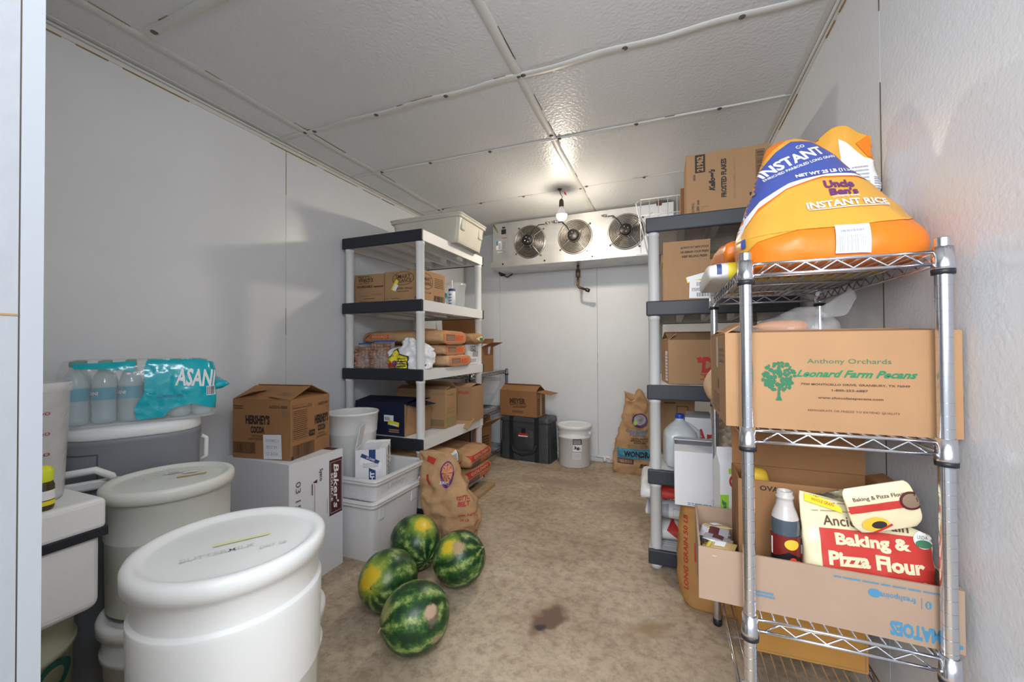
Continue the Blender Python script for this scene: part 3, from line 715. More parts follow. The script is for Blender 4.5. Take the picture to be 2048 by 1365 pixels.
OLIVE = mat('olive_tinted_bucket', (.46, .47, .33), .5, var=.05)
def leafp(P): P.ell(.86, .62, .10, .09, mat('dark_green_print', (.01, .09, .06), .5), ring=.035)
bucket('olive-tinted bucket with a green ring print under the foam cooler', -1.53, .435, 0, .443, .150, rings=((.33, 'ring'),), mt=OLIVE, prints=leafp, rz=70, taper=.93)
# ---- foam cooler
FOAM = mat('white_foam', (.80, .80, .80), .75, bump=.35, bscale=160, bdist=.001)
FC = thing('foam_cooler', 'white foam cooler with a black tape band, left of the lidded buckets', 'cooler', (-1.455, .375, .4435))
b = MB(); b.box((-.14, -.185, 0), (.148, .178, .19), FOAM); b.build('cooler_body', FC, bevel=.022, seg=4)
b = MB(); b.box((-.146, -.19, .192), (.155, .185, .268), FOAM); b.build('cooler_lid', FC, bevel=.012, seg=3)
b = MB(); b.box((-.148, -.192, .175), (.157, .187, .197), BLACK); b.build('tape_band', FC, bevel=.002)
# ---- measuring container and small bottle on it
ZF = .7115
MC = thing('measuring_container', 'cloudy tall measuring container with red volume marks on the foam cooler', 'container', (-1.44, .462, ZF), rot=(0, 0, R(66)))
b = MB(); M_cl = film_mat('cloudy_container', (.82, .82, .84), .55, .25)
b.lathe([(0, .003), (.062, .003), (.066, .0), (.069, .01), (.079, .262), (.083, .264), (.083, .285), (.079, .287), (.076, .262), (.067, .012), (0, .01)], M_cl, n=40)
P = Print(b, (-.09, -.15, 0), (1, 0, 0), (0, 0, 1), .18, .285, proj=True, ml=.006)
RM = mat('red_scale_marks', (.30, .07, .09), .6)
for i in range(8):
    z = .16+.085*i; P.rect(.44, z, .56 if i % 2 else .51, z+.008, RM)
    if i % 2: P.text(('400', '800', '1200', '1600')[i//2], .68, z, .18, .028, RM)
P.rect(.44, .16, .452, .76, RM); P.text('L', .36, .80, .05, .03, RM)
b.build('container_body', MC)
SB = thing('small_squeeze_bottle', 'small yellow and dark bottle at the edge of the foam cooler', 'bottle', (-1.335, .460, ZF))
b = MB(); b.lathe([(0, 0), (.018, 0), (.020, .006), (.020, .055), (.017, .065)], mat('dark_bottle_glass', (.06, .05, .02), .2), n=24)
b.lathe([(.0205, .012), (.0205, .022)], YEL, n=24); b.lathe([(.0206, .024), (.0206, .045)], LABEL, n=24); b.build('bottle_body', SB)
b = MB(); b.lathe([(.017, .064), (.0185, .068), (.0185, .088), (.014, .098), (0, .101)], mat('lime_yellow_cap', (.72, .78, .03), .4), n=24); b.build('cap', SB)
# ---- grey cooler
GREYP = mat('grey_cooler_plastic', (.215, .235, .26), .42, bump=.06, bscale=60)
GC = thing('grey_cooler', 'tall grey cooler with a white lid and white swing handle, behind the buckets', 'cooler', (-1.785, .845, 0), rz=64.9)
b = MB(); b.loft([(0, 0, 0, .32, .29, 3.2), (.25, 0, 0, .345, .30, 3.2), (.70, 0, 0, .36, .31, 3.2), (.775, 0, 0, .368, .315, 3.2), (.785, 0, 0, .35, .30, 3.2)], GREYP, 64, 20)
P = Print(b, (-.18, -.25, 0), (1, 0, 0), (0, 0, 1), .36, .80, proj=True)
P.frame(.02, .50, .26, .93, mat('groove_grey', (.10, .11, .12), .6), .004)
b.build('cooler_body', GC)
b = MB(); b.loft([(.783, 0, 0, .345, .295, 3), (.788, 0, 0, .362, .312, 3), (.805, 0, 0, .366, .315, 3), (.822, 0, 0, .352, .30, 3), (.83, 0, 0, .30, .25, 3)], PLAS, 64, 16); b.build('cooler_lid', GC)
b = MB(); b.tube([(-.17, -.165, .695), (-.155, -.19, .70), (-.09, -.20, .705), (-.055, -.20, .68), (-.05, -.19, .66)], .011, PLAS, 12); b.loft([(0, 0, 0, .12, .012, 3), (.028, 0, 0, .125, .014, 3)], PLAS, 24, 4, M=Matrix.Translation((-.10, -.172, .640)))
b.build('swing_handle', GC)
b = MB(); b.tube([(.185, -.02, .74), (.20, -.02, .73), (.20, -.02, .66), (.185, -.02, .65)], .008, PLAS, 10); b.build('side_latch', GC)
# ---- water bottles in their shrink wrap
vv = Matrix.Translation((-1.775, .862, .8335)) @ Matrix.Rotation(R(64.9), 4, 'Z')
WB = thing('water_bottle', 'clear water bottle with teal label in the shrink wrapped pack', 'bottle', (0, 0, 0), group='water bottles in the shrink wrapped pack')
b = MB(); b.lathe([(0, .004), (.022, .001), (.029, .006), (.031, .018), (.0295, .03), (.031, .042), (.0295, .054), (.031, .066), (.031, .07), (.0305, .072), (.0305, .122), (.031, .124), (.029, .135), (.024, .155), (.014, .176), (.0125, .184), (.0125, .192)], BOTTLEP, n=24); b.build('bottle_body', WB)
b = MB(); b.lathe([(.0309, .078), (.0309, .118)], mat('teal_label', (.0, .30, .42), .35), n=24)
P = Print(b, (-.03, -.05, .078), (1, 0, 0), (0, 0, 1), .06, .04, proj=True, ml=.006); P.text('DASANI', .5, .55, .7, .28, WINK, bold=.02); b.build('bottle_label', WB)
b = MB(); b.lathe([(.0145, .186), (.015, .188), (.015, .201), (.013, .203), (0, .203)], mat('green_cap', (.02, .22, .13), .4), n=20); b.build('bottle_cap', WB)
k = 0
for i in range(6):
    for j in range(4):
        p = vv @ V((-.160+.0640*i, -.096+.0640*j, .0))
        if k == 0: WB.location = p
        else: copy_tree(WB, p, rz=random.choice((0, 60, 64, 70)))
        k += 1
SW = thing('shrink_wrap', 'clear and teal printed plastic wrap around the bottles on the grey cooler', 'plastic wrap', vv.translation, rz=64.9)
b = MB(); b.loft([(.0, 0, 0, .39, .27, 7), (.003, 0, 0, .402, .28, 7), (.10, 0, 0, .408, .285, 7), (.16, 0, 0, .405, .28, 6), (.200, 0, 0, .385, .26, 5), (.207, 0, 0, .34, .22, 4)], FILM, 120, 34, amp=.004, fr=22, seed=3, ridge=.6)
P = Print(b, (-.21, -.35, 0), (1, 0, 0), (0, 0, 1), .42, .21, proj=True, ml=.010)
P.poly([(.46, .02), (.62, .04), (.665, .16), (.80, .22), (.99, .08), (.995, .90), (.78, 1.0), (.52, .985), (.50, .86), (.50, .45), (.44, .20)], TEAL)
P.poly([(.10, .93), (.45, .96), (.44, .80), (.30, .84), (.12, .86)], TEAL)
P.text('ASANI', .83, .66, .27, .30, WINK, rot=-6, bold=.03); P.rect(.90, .34, .965, .50, LABEL); P.bars(.905, .35, .96, .49, k=9, fr=False)
P.text('DRINKING WATER', .66, .37, .17, .05, TEALB, bold=.03)
b.build('wrap_film', SW)
q = MB(); q.loft([(-.015, 0, 0, .02, .20, 3), (.0, 0, 0, .05, .20, 3), (.03, 0, 0, .035, .19, 3), (.05, 0, 0, .012, .17, 2)], TEAL, 40, 14, M=Matrix.Translation((.195, 0, .105)) @ LAY @ Matrix.Rotation(R(90), 4, 'Z'), amp=.008, fr=20, seed=5); q.build('wrap_tail', SW)
# ---- white carton and cocoa carton
def sy_r(P):
    P.rect(.72, .46, .985, .93, MAROON); P.text("Baker's", .86, .70, .38, .36*.30, WINK, rot=-90, bold=.02, shear=.2); P.text('SOURCE', .77, .70, .24, .09*.5, WINK, rot=-90)
    P.frame(.74, .48, .965, .91, WINK, .0012)
    P.text('Sysco', .55, .84, .10, .08, INK, rot=-90, bold=.02); P.poly([(.40, .80), (.48, .815), (.48, .785)], MAROON); P.lines(.38, .70, .40, .90, 1, INKB); P.rect(.43, .55, .438, .78, INKG)
    P.text('03 15 24  05', .145, .60, .50, .085, mat('dotted_ink', (.12, .11, .14), .6), rot=-90, bold=0)
    P.rect(.665, .50, .672, .62, INKG)
def sy_t(P): P.rect(.78, .84, .96, .98, MAROON)
WC = carton('tall white carton with maroon bakery logo standing under the cocoa box', (-1.7305, 1.4105, 0), (.40, .305, .570), 0, WHITE, closed=True, prints={'right': sy_r, 'top': sy_t})
def co_f(P):
    P.text("HERSHEY'S", .44, .66, .42, .16, INK, bold=.05); P.text('COCOA', .44, .49, .24, .12, INK, bold=.05); P.text('NATURAL', .44, .385, .20, .035, INKB); P.text('UNSWEETENED', .44, .335, .32, .035, INKB)
    P.text('63525-000', .80, .885, .30, .05, INKB, bold=.02); P.lines(.03, .84, .19, .92, 2, INKB); P.lines(.86, .72, .96, .84, 4, INKG)
    P.bars(.04, .10, .40, .26, k=24); P.rect(.55, .01, .86, .42, LABEL, 2); P.text('02KBKC1', .70, .32, .22, .05, GREYL, bold=0); P.text('BEST BY', .70, .21, .19, .05, GREYL, bold=0); P.text('12 2024', .70, .10, .19, .05, GREYL, bold=0)
def co_r(P):
    P.frame(.04, .30, .40, .90, INKB, .001); P.text('Nutrition Facts', .22, .86, .33, .035, INKB); P.lines(.06, .33, .38, .83, 15, INKB, .35, 3); P.rect(.04, .46, .40, .465, INKB)
    P.text("HERSHEY'S", .77, .585, .36, .17, INK, bold=.05); P.text('COCOA', .77, .42, .21, .12, INK, bold=.05); P.text('NATURAL', .77, .315, .18, .035, INKB); P.text('UNSWEETENED', .77, .26, .28, .035, INKB)
    P.text('25 LB', .46, .87, .09, .06, INKB); P.text('63525-000', .80, .86, .26, .05, INKB, bold=.02); P.lines(.91, .74, .97, .82, 3, INKG); P.rect(.43, .32, .58, .42, INK); P.text('11.3 kg', .505, .37, .12, .05, KRAFT_D)
    P.bars(.05, .02, .55, .22, k=34); P.rect(.0, .0, .04, .06, INK)
def co_flap(P): P.lines(.15, .45, .5, .8, 4, INKG, .3); P.text('V', .6, .5, .04, .25, INKG); P.lines(.68, .3, .9, .5, 3, INKG, .4)
carton('brown cocoa carton with its flaps ajar on top of the tall white carton', (-1.753, 1.410, .5715), (.312, .262, .268), 9, KRAFT_D, flaps={'-y': (22, .135), '+y': (24, .135), '+x': (8, .12), '-x': (18, .12)}, prints={'front': co_f, 'right': co_r}, fprint={'-y': co_flap})
# ---- white food tubs with a bucket in them
def tub(root_name, label, c, w, d, h, mt, rim=.016, inner=None, rz=0, bottom=.90, lug=True, prints=None, ribs=0):
    t = thing(root_name, label, 'tub', c, rz=rz); b = MB()
    def ring(z, k, o=0): return (z, 0, 0, w*k+o, d*k+o, 22)
    b.loft([ring(0, bottom-.02), ring(.004, bottom), ring(h-.03, .985), ring(h-.028, .99)], mt, 120, 12, cap=False)
    b.loft([ring(0, bottom-.02), ring(.0005, bottom-.02)], mt, 120, 2)
    b.loft([ring(h-.030, .985), ring(h-.028, 1, rim*1.4), ring(h-.012, 1, rim*1.4), ring(h-.011, 1, rim*2.2), ring(h-.002, 1, rim*2.2), ring(h, 1, rim*1.6), ring(h-.001, .97), ring(h-.02, .965)], mt, 120, 30, cap=False)
    b.loft([ring(.006, bottom-.03), ring(h-.012, .968)], mt, 120, 6, cap=False); b.loft([ring(.0055, bottom-.03), ring(.006, bottom-.03)], mt, 120, 2)
    if prints: prints(Print(b, (w/2, -d/2, 0), (0, 1, 0), (0, 0, 1), d, h, proj=True, ml=.02))
    b.build('tub_body', t)
    if lug:
        for sx, sy in ((1, -1), (1, 1)):
            q = MB(); q.box((sx*w*.455-.0, sy*d*.33-.03, h-.11), (sx*w*.485+.006, sy*d*.33+.03, h-.03), mt); q.build('corner_lug', t, bevel=.012, seg=3)
    return t
TUBM = mat('white_tub_plastic', (.78, .78, .80), .38, bump=.04, bscale=25)
TUBT = film_mat('frosted_tub', (.84, .84, .86), .88, .3)
tub('food_storage_tub', 'deep white food tub on the floor beside the tall white carton', (-1.675, 1.80, 0), .62, .415, .305, TUBM, bottom=.93)
def tubp(P): P.text('L bakery /', .45, .42, .42, .30, mat('faded_blue_marker', (.42, .47, .60), .6), shear=.3, bold=-.005)
tub('food_storage_tub', 'shallow cloudy white tub stacked in the deep tub, holding a white pail', (-1.670, 1.80, .3055), .63, .41, .112, TUBT, lug=False, bottom=.955, prints=tubp)
bucket('open tall white pail standing inside the shallow tub', -1.686, 1.80, .3125, .400, .140, lid=False, rings=((.285, 'step'),), taper=.78, bail=None)
FB = None
def fl_f(P):
    P.rect(.44, .0, .66, 1, BLUE); P.text('FLIGHT', .55, .27, .50, .15, WINK, rot=90, bold=.05); P.rect(.14, .60, .86, .80, LABEL, -25); P.rect(.16, .76, .80, .84, BLUE, -25); P.text('GLOVES', .5, .80, .3, .05, WINK, -25); P.lines(.25, .62, .75, .72, 3, GREYL)
    for i in range(4): P.rect(.10+.05*i, .12+.07*i, .38, .125+.07*i, GREYL, 48-14*i)
def fl_r(P):
    P.rect(.46, .0, .64, 1, BLUE); P.text('FLIGHT', .55, .50, .66, .12, WINK, rot=90, bold=.05); P.lines(.14, .35, .26, .9, 5, GREYL); P.text('S', .36, .56, .08, .09, TEALB); P.text('X L', .36, .40, .08, .05, TEALB); P.rect(.86, .78, .97, .93, INKG); P.lines(.70, .15, .95, .6, 6, GREYL)
carton('white and blue glove carton torn open inside the shallow tub', (-1.478, 1.727, .3125), (.152, .158, .235), 30, WHITE, inside=KIN, flaps={'-x': (78, .12), '+y': (150, .02), '+x': (2, .035)}, prints={'front': fl_f, 'right': fl_r})
# ================================================================ melons
def melon_mat(seed, spot, yel, ax, tan_=None, sr=.5):
    """rind: dark green stripes between mottled light green ones, yellow ground spot on one side"""
    mt, nt, b = nodes('watermelon_rind_%d' % seed); L = nt.links; N = nt.nodes.new
    tc = N('ShaderNodeTexCoord'); nz = N('ShaderNodeTexNoise'); nz.inputs['Scale'].default_value = 34; nz.inputs['Detail'].default_value = 7; nz.inputs['Roughness'].default_value = .7
    mp = N('ShaderNodeMapping'); mp.inputs['Location'].default_value = (seed*3.1, seed, 0); L.new(tc.outputs['Object'], mp.inputs[0]); L.new(mp.outputs[0], nz.inputs['Vector'])
    sx = N('ShaderNodeSeparateXYZ'); L.new(tc.outputs['Object'], sx.inputs[0])
    at = N('ShaderNodeMath'); at.operation = 'ARCTAN2'; L.new(sx.outputs[1], at.inputs[0]); L.new(sx.outputs[0], at.inputs[1])
    def mth(op, a, c):
        x = N('ShaderNodeMath'); x.operation = op
        for i, q in enumerate((a, c)):
            if q is None: continue
            if isinstance(q, (int, float)): x.inputs[i].default_value = q
            else: L.new(q, x.inputs[i])
        return x.outputs[0]
    n2 = N('ShaderNodeTexNoise'); n2.inputs['Scale'].default_value = 9; n2.inputs['Detail'].default_value = 3; L.new(mp.outputs[0], n2.inputs['Vector'])
    ph = mth('ADD', mth('MULTIPLY', at.outputs[0], 9.0), mth('MULTIPLY', mth('SUBTRACT', n2.outputs[0], .5), 7.0))
    st = mth('SINE', ph, None); v = mth('ADD', mth('MULTIPLY', st, .15), mth('MULTIPLY', nz.outputs[0], 1.25))
    r = N('ShaderNodeValToRGB'); e = r.color_ramp.elements; e.new(.5); e.new(.6)
    for i, (p, c) in enumerate(((.42, (.010, .038, .014)), (.58, (.020, .080, .020)), (.70, (.075, .165, .035)), (.90, (.36, .44, .14)))): e[i].position = p; e[i].color = (*c, 1)
    L.new(v, r.inputs[0]); col = r.outputs[0]
    def blot(col, d, rad, c, soft, amp=.5):
        dv = N('ShaderNodeVectorMath'); dv.operation = 'DISTANCE'; L.new(tc.outputs['Object'], dv.inputs[0]); dv.inputs[1].default_value = d
        q = mth('ADD', dv.outputs['Value'], mth('MULTIPLY', mth('SUBTRACT', nz.outputs[0], .5), amp*rad*2.6)); 
        q = mth('ADD', q, mth('MULTIPLY', mth('SUBTRACT', n2.outputs[0], .5), amp*rad*1.6))
        rr = N('ShaderNodeMapRange'); rr.inputs[1].default_value = rad*(1-soft); rr.inputs[2].default_value = rad*(1+soft); rr.inputs[3].default_value = 1; rr.inputs[4].default_value = 0; L.new(q, rr.inputs[0])
        mx = N('ShaderNodeMixRGB'); L.new(rr.outputs[0], mx.inputs[0]); L.new(col, mx.inputs[1]); mx.inputs[2].default_value = (*c, 1); return mx.outputs[0]
    if spot:
        col = blot(col, spot, yel*1.5, (.28, .38, .05), .35); col = blot(col, spot, yel, (.74, .53, .03), .22, .7)
    for d, rad, c in tan_ or (): col = blot(col, d, rad, c, .35, 1.3)
    L.new(col, b.inputs['Base Color']); b.inputs['Roughness'].default_value = .33; b.inputs['Specular IOR Level'].default_value = .45
    bp = N('ShaderNodeBump'); bp.inputs['Strength'].default_value = .15; bp.inputs['Distance'].default_value = .003; L.new(nz.outputs[0], bp.inputs['Height']); L.new(bp.outputs[0], b.inputs['Normal'])
    return mt
def wdir(rot, r, c, l, u):
    # a spot on the rind facing the room: c towards the door, l to the left, u upwards, given in the melon's own axes
    d = (V((.62, -.78, 0))*c+V((-.93, -.37, 0))*l+V((0, 0, 1))*u).normalized()*r
    return tuple(Euler([R(a) for a in rot]).to_matrix().inverted() @ d)
def melon(label, x, y, r, k, rot, mt):
    b = MB(); n = 48; vs = []
    prof = [(r*sin(pi*i/28)*(1+.015*sin(3*pi*i/28)), -r*k*cos(pi*i/28)*(1-.035*(i in (0, 28)))) for i in range(29)]
    b.lathe(prof, mt, n=n)
    for i, v in enumerate(b.v): b.v[i] = v*(1+.018*noise.noise(v*11+V((x*9, y*5, 0))))
    root = thing('watermelon', label, 'watermelon', (x, y, 0)); o = b.build('rind', root)
    e = Euler([R(a) for a in rot]); zl = min((e.to_matrix() @ v).z for v in b.v)
    o.rotation_euler = e; o.location = (0, 0, -zl)
    q = MB(); q.tube([(0, 0, r*k*.955), (.004, .002, r*k*1.02), (.012, .004, r*k*1.06), (.014, .0, r*k*1.10)], [.006, .004, .003, .002], mat('dry_stem', (.33, .28, .14), .8), 8); s_ = q.build('stem', root); s_.rotation_euler = e; s_.location = (0, 0, -zl)
    return root
melon('mottled watermelon with a tan scar, nearest of the four', -.853, 1.212, .116, 1.04, (90, 25, -40), melon_mat(1, None, 0, None, [(wdir((90, 25, -40), .116, .62, -.5, .40), .020, (.17, .13, .09)), (wdir((90, 25, -40), .116, .62, -.40, .56), .017, (.52, .36, .26)), (wdir((90, 25, -40), .116, .6, -.55, -.25), .014, (.38, .25, .17)), (wdir((90, 25, -40), .116, .35, .75, .35), .028, (.33, .34, .12))]))
melon('watermelon with a long bright yellow patch, left of the four', -1.092, 1.365, .117, 1.06, (75, -20, 10), melon_mat(2, wdir((75, -20, 10), .117, .62, .50, .40), .044, None))
melon('watermelon with a yellow and tan blotch, right of the four', -.897, 1.612, .117, 1.02, (60, 30, 90), melon_mat(3, wdir((60, 30, 90), .116, .5, .42, .62), .030, None, [(wdir((60, 30, 90), .116, .6, .15, .62), .024, (.48, .33, .18))]))
melon('largest watermelon with a yellow top, rearmost of the four', -1.165, 1.662, .122, 1.07, (-70, 10, 60), melon_mat(4, wdir((-70, 10, 60), .122, .30, -.30, .82), .042, None))
# ================================================================ sacks and soft bags
def lying(label, c, L, Wd, T, rz=0, mt=None, seed=1, amp=.006, prints=None, name='paper_sack', cat='sack', sag=0, e=2.6, group=None, tilt=(0, 0), pinch=.55, fr=9, rows=40):
    """sack lying on its side: long axis local x, flat folded ends, base at c"""
    root = thing(name, label, cat, c, rot=(R(tilt[0]), R(tilt[1]), R(rz)), group=group)
    b = MB(); h = T
    secs = [(-L/2, 0, h*.42, Wd*.80, h*pinch*.5, 2.2), (-L/2+.004, 0, h*.44, Wd*.93, h*pinch*1.2, 2.6), (-L*.46, 0, h*.48, Wd*.98, h*.90, e), (-L*.36, 0, h*.5, Wd, h*.99, e), (0, 0, h*.5, Wd, h, e), (L*.36, 0, h*.5, Wd, h*.99, e), (L*.46, 0, h*.48, Wd*.98, h*.90, e), (L/2-.004, 0, h*.44, Wd*.94, h*pinch*1.2, 2.6), (L/2, 0, h*.42, Wd*.82, h*pinch*.5, 2.2)]
    b.loft(secs, mt or PAPER_K, 64, rows, M=LAY, amp=amp, fr=fr, seed=seed, ridge=.5)
    if sag:
        for i, v in enumerate(b.v): b.v[i] = V((v.x, v.y, v.z+sag*(v.x/L*2)**2))
    zl = min(v.z for v in b.v)
    for i, v in enumerate(b.v): b.v[i] = V((v.x, v.y, max(v.z-zl-.004, 0)))
    if prints: prints(b, L, Wd, h)
    b.build('sack_body', root)
    return root
def endprint(kind):
    def f(b, L, Wd, h):
        # side towards the room (+x end)
        P = Print(b, (L/2, -Wd/2, 0), (0, 1, 0), (0, 0, 1), Wd, h, proj=True, ml=.01)
        if kind == 'flour':
            P.rect(.10, .12, .92, .86, mat('salmon_print', (.62, .24, .10), .7)); P.rect(.18, .26, .50, .70, mat('dusky_print', (.17, .09, .085), .7)); P.lines(.2, .30, .48, .66, 4, PAPER_L); P.text('BEST', .68, .46, .30, .42, ORED, bold=.05)
        elif kind == 'red':
            P.rect(.08, .52, .88, .82, RED); P.text('GOLDEN', .48, .67, .6, .18, PAPER_L, bold=.03); P.text('FLOUR', .68, .30, .34, .28, ORED, bold=.04); P.rect(.10, .14, .46, .46, mat('dusky_print', (.17, .09, .085), .7))
    return f
def topred(b, L, Wd, h):
    endprint('red')(b, L, Wd, h)
    P = Print(b, (-L/2, -Wd/2, h), (1, 0, 0), (0, 1, 0), L, Wd, proj=True); P.text('SOLED', .82, .80, .18, .10, ORED, rot=0)
# --- third shelf (top 0.938)
G_S = 'flour sacks stacked on the middle shelf'
Z3 = .9395
lying('lowest of three orange-ended flour sacks on the middle shelf of the left unit', (-1.665, 2.48, Z3), .60, .36, .080, 0, PAPER_L, 1, .004, endprint('flour'), group=G_S, pinch=.8, e=4)
lying('middle of three orange-ended flour sacks on the left unit', (-1.695, 2.46, Z3+.077), .60, .35, .078, 2, PAPER_L, 2, .004, endprint('flour'), group=G_S, pinch=.8, e=4)
def longs(b, L, Wd, h):
    endprint('flour')(b, L, Wd, h)
    P = Print(b, (-L/2, -Wd/2, 0), (1, 0, 0), (0, 0, 1), L, h, proj=True, ml=.01); P.rect(.10, .42, .36, .72, ORED); P.text('BREAD', .24, .57, .2, .2, PAPER_L, bold=.04); P.poly([(.03, .30), (.10, .62), (.12, .80), (.07, .6)], PURPLE)
lying('topmost flour sack of the middle shelf with an orange strip on its side', (-1.675, 2.40, Z3+.151), .61, .40, .095, 3, PAPER_K, 3, .005, longs, group=G_S, pinch=.8, e=3.4)
lying('brown sack with a green-printed rolled end at the rear of the middle shelf', (-1.60, 2.745, Z3+.152), .50, .22, .085, -3, mat('brown_kraft_paper', (.38, .23, .11), .8, var=.1, bump=.8, bscale=14, bdist=.006, spec=.25), 4, .010,
      lambda b, L, Wd, h: (lambda P: (P.poly([(.35, .5), (.75, .75), (.95, .45), (.6, .3)], CREAM), P.rect(.6, .35, .85, .6, GREEN)))(Print(b, (L/2, -Wd/2, 0), (0, 1, 0), (0, 0, 1), Wd, h, proj=True, ml=.01)), pinch=.5)
def cag(P): P.text('CAG', .5, .74, .5, .16, INK, rot=0, bold=.03); P.text('1AA', .5, .90, .5, .12, INK); P.lines(.1, .12, .8, .30, 4, GREYL); P.rect(.45, .40, .98, .66, GREYL)
carton('small white carton under the brown sack at the rear of the middle shelf', (-1.56, 2.745, Z3), (.32, .17, .150), 0, WHITE, closed=True, prints={'right': cag})
carton('slim white carton beside the flour sack ends on the middle shelf', (-1.345-.15, 2.695, Z3), (.18, .035, .12), 0, WHITE, closed=True, prints={'front': lambda P: (P.text('BULL', .9, .6, .15, .1, INK), P.rect(.82, .66, .86, .95, TEALB))}) if False else None
# zip bags of pecans: film bag + loose nuts
def zipbag(label, nlabel, c, w, d, h, rz, seed):
    root = thing('zip_bag', label, 'bag', c, rz=rz); b = MB()
    b.loft([(.0, 0, 0, w*.94, d*.75, 3), (.005, 0, 0, w, d, 2.8), (h*.45, 0, 0, w*1.02, d, 2.6), (h*.8, 0, 0, w, d*.62, 2.4), (h*.97, 0, .0, w, .012, 2.2), (h*1.02, 0, .0, w, .004, 2)], FILM, 56, 20, amp=.003, fr=20, seed=seed)
    b.build('film_bag', root)
    q = MB(); q.box((-w*.49, -.005, h*.97), (w*.49, .005, h*1.03), mat('blue_zip', (.03, .09, .35), .4)); q.build('zip_strip', root, bevel=.002)
    rnd = random.Random(seed); n = MB(); NUT = mat('pecan_shell', (.33, .175, .12), .32, var=.35, vscale=40)
    zz = 0.012; lay = 0
    while zz < h*.86:
        f = 1-max(0, zz/h-.5)*.75; xx = -w*.42
        while xx < w*.43:
            yy = -d*.36*f
            while yy <= d*.37*f:
                if abs(yy) > d*.16*f or zz > h*.78:
                    a = Euler((rnd.random()*3, rnd.random()*3, rnd.random()*3)).to_matrix().to_4x4(); a.translation = (xx+rnd.uniform(-.004, .004), yy, zz)
                    n.lathe([(0, -.020), (.0075, -.015), (.0118, -.005), (.0118, .005), (.0075, .015), (0, .020)], NUT, n=9, M=a)
                yy += .021
            xx += .023
        zz += .019
    o = n.build('pecans'); o.location = c; o.rotation_euler = (0, 0, R(rz)); tag(o, nlabel, 'nuts', kind='stuff')
zipbag('small zip bag of brown pecans at the front left of the middle shelf', 'brown pecans inside the small left zip bag', (-1.885, 2.135, Z3), .115, .105, .158, 12, 5)
zipbag('larger zip bag of pecans with a white tag beside the white carrier bag', 'brown pecans inside the larger right zip bag', (-1.742, 2.14, Z3), .155, .11, .175, 8, 6)
# white carrier bag with yellow patch and berries
CB = thing('carrier_bag', 'crumpled white plastic bag with yellow berry print on the middle shelf', 'bag', (-1.535, 2.145, Z3))
b = MB(); b.loft([(.0, 0, 0, .27, .13, 3), (.004, 0, 0, .30, .15, 2.6), (.06, -.01, 0, .33, .17, 2.3), (.11, .0, 0, .31, .15, 2.2), (.145, .03, 0, .20, .10, 2.2), (.175, .0, 0, .10, .07, 2.4), (.195, -.01, 0, .03, .03, 2.4)], mat('white_carrier_film', (.80, .81, .84), .3, bump=.9, bscale=22, bdist=.006), 72, 46, amp=.017, fr=15, seed=9, ridge=1.3)
P = Print(b, (-.165, -.2, 0), (1, 0, 0), (0, 0, 1), .33, .19, proj=True, ml=.008)
P.poly([(.03, .24), (.17, .0), (.60, .0), (.61, .42), (.42, .50), (.30, .68)], INK); P.poly([(.06, .25), (.18, .03), (.57, .03), (.58, .40), (.40, .47), (.30, .62)], YEL)
for cx, cy, c in ((.19, .20, RED), (.24, .12, RED), (.29, .20, PURPLE), (.17, .12, RED), (.31, .11, PURPLE)): P.ell(cx, cy, .045, .07, c)
for i in range(4): P.rect(.38, .07+.08*i, .55-.02*(i == 3), .10+.08*i, INK)
P.rect(.84, .06, .93, .10, INK, 50); b.build('bag_body', CB)
# --- second shelf (top 1.363)
Z2 = 1.3645
def wel(P):
    P.text("Welch's", .38, .83, .50, .20, INKB, bold=.03, shear=.1); P.rect(.10, .93, .50, .95, INKB); P.rect(.12, .69, .50, .705, INKB); P.text('SQUEEZABLE', .34, .585, .56, .10, INKB, bold=.04, shear=.2)
    P.lines(.66, .55, .99, .62, 1, INKB, .7); P.lines(.22, .26, .50, .32, 1, INKG); P.lines(.60, .28, .95, .36, 2, INKG); P.lines(.30, .17, .70, .21, 1, INKB); P.text("Welch's", .30, .07, .24, .10, INKB); P.text('SQUEEZABLE', .62, .05, .40, .05, INKB, shear=.2)
carton('kraft grape spread carton at the left of the second shelf', (-1.868, 2.28, Z2), (.236, .28, .198), 1, KRAFT, closed=True, prints={'front': wel})
def smf(P):
    P.ell(.50, .76, .29, .215, INKB, ring=.016); P.text('SMART', .50, .82, .40, .14, INKB, bold=.02); P.text('BALANCE', .50, .69, .44, .12, INKB, bold=.02); P.text('BUTTERY SPREAD', .52, .44, .48, .06, INKB); P.lines(.35, .34, .66, .38, 1, INKB)
    P.text('30 - 1 LB 425 g', .22, .13, .36, .05, INKB); P.text('NET WT 30 LB (13.61 kg)', .32, .05, .54, .05, INKB); P.poly([(.80, .12), (.88, .22), (.96, .12)], INKB); P.rect(.835, .02, .925, .12, INKB)
    P.rect(.24, .37, .33, .74, YEL, -32); P.rect(.255, .37, .345, .60, LABEL, -32)
def smr(P): P.ell(.20, .66, .25, .25, INKB, ring=.018); P.text('SMART', .2, .73, .36, .13, INKB, bold=.02); P.text('BALANCE', .2, .59, .36, .11, INKB, bold=.02); P.lines(.52, .52, .92, .86, 6, INKB, .35); P.bars(.50, .03, .95, .24, k=16); P.text('30 - 1 LB', .2, .30, .3, .05, INKB)
carton('kraft buttery spread carton with a yellow sticker on the second shelf', (-1.598, 2.285, Z2), (.290, .275, .205), 0, KRAFT, closed=True, prints={'front': smf, 'right': smr})
CC = thing('clear_container', 'clear round storage container behind the spread cartons on the second shelf', 'container', (-1.475, 2.62, Z2))
b = MB(); b.lathe([(0, .003), (.058, .003), (.062, .0), (.064, .01), (.068, .13), (.071, .132), (.071, .150), (.0755, .152), (.0755, .178), (.073, .178), (.0695, .15), (.066, .13), (.0625, .012), (0, .008)], CLEARP, n=40); b.build('container_body', CC)
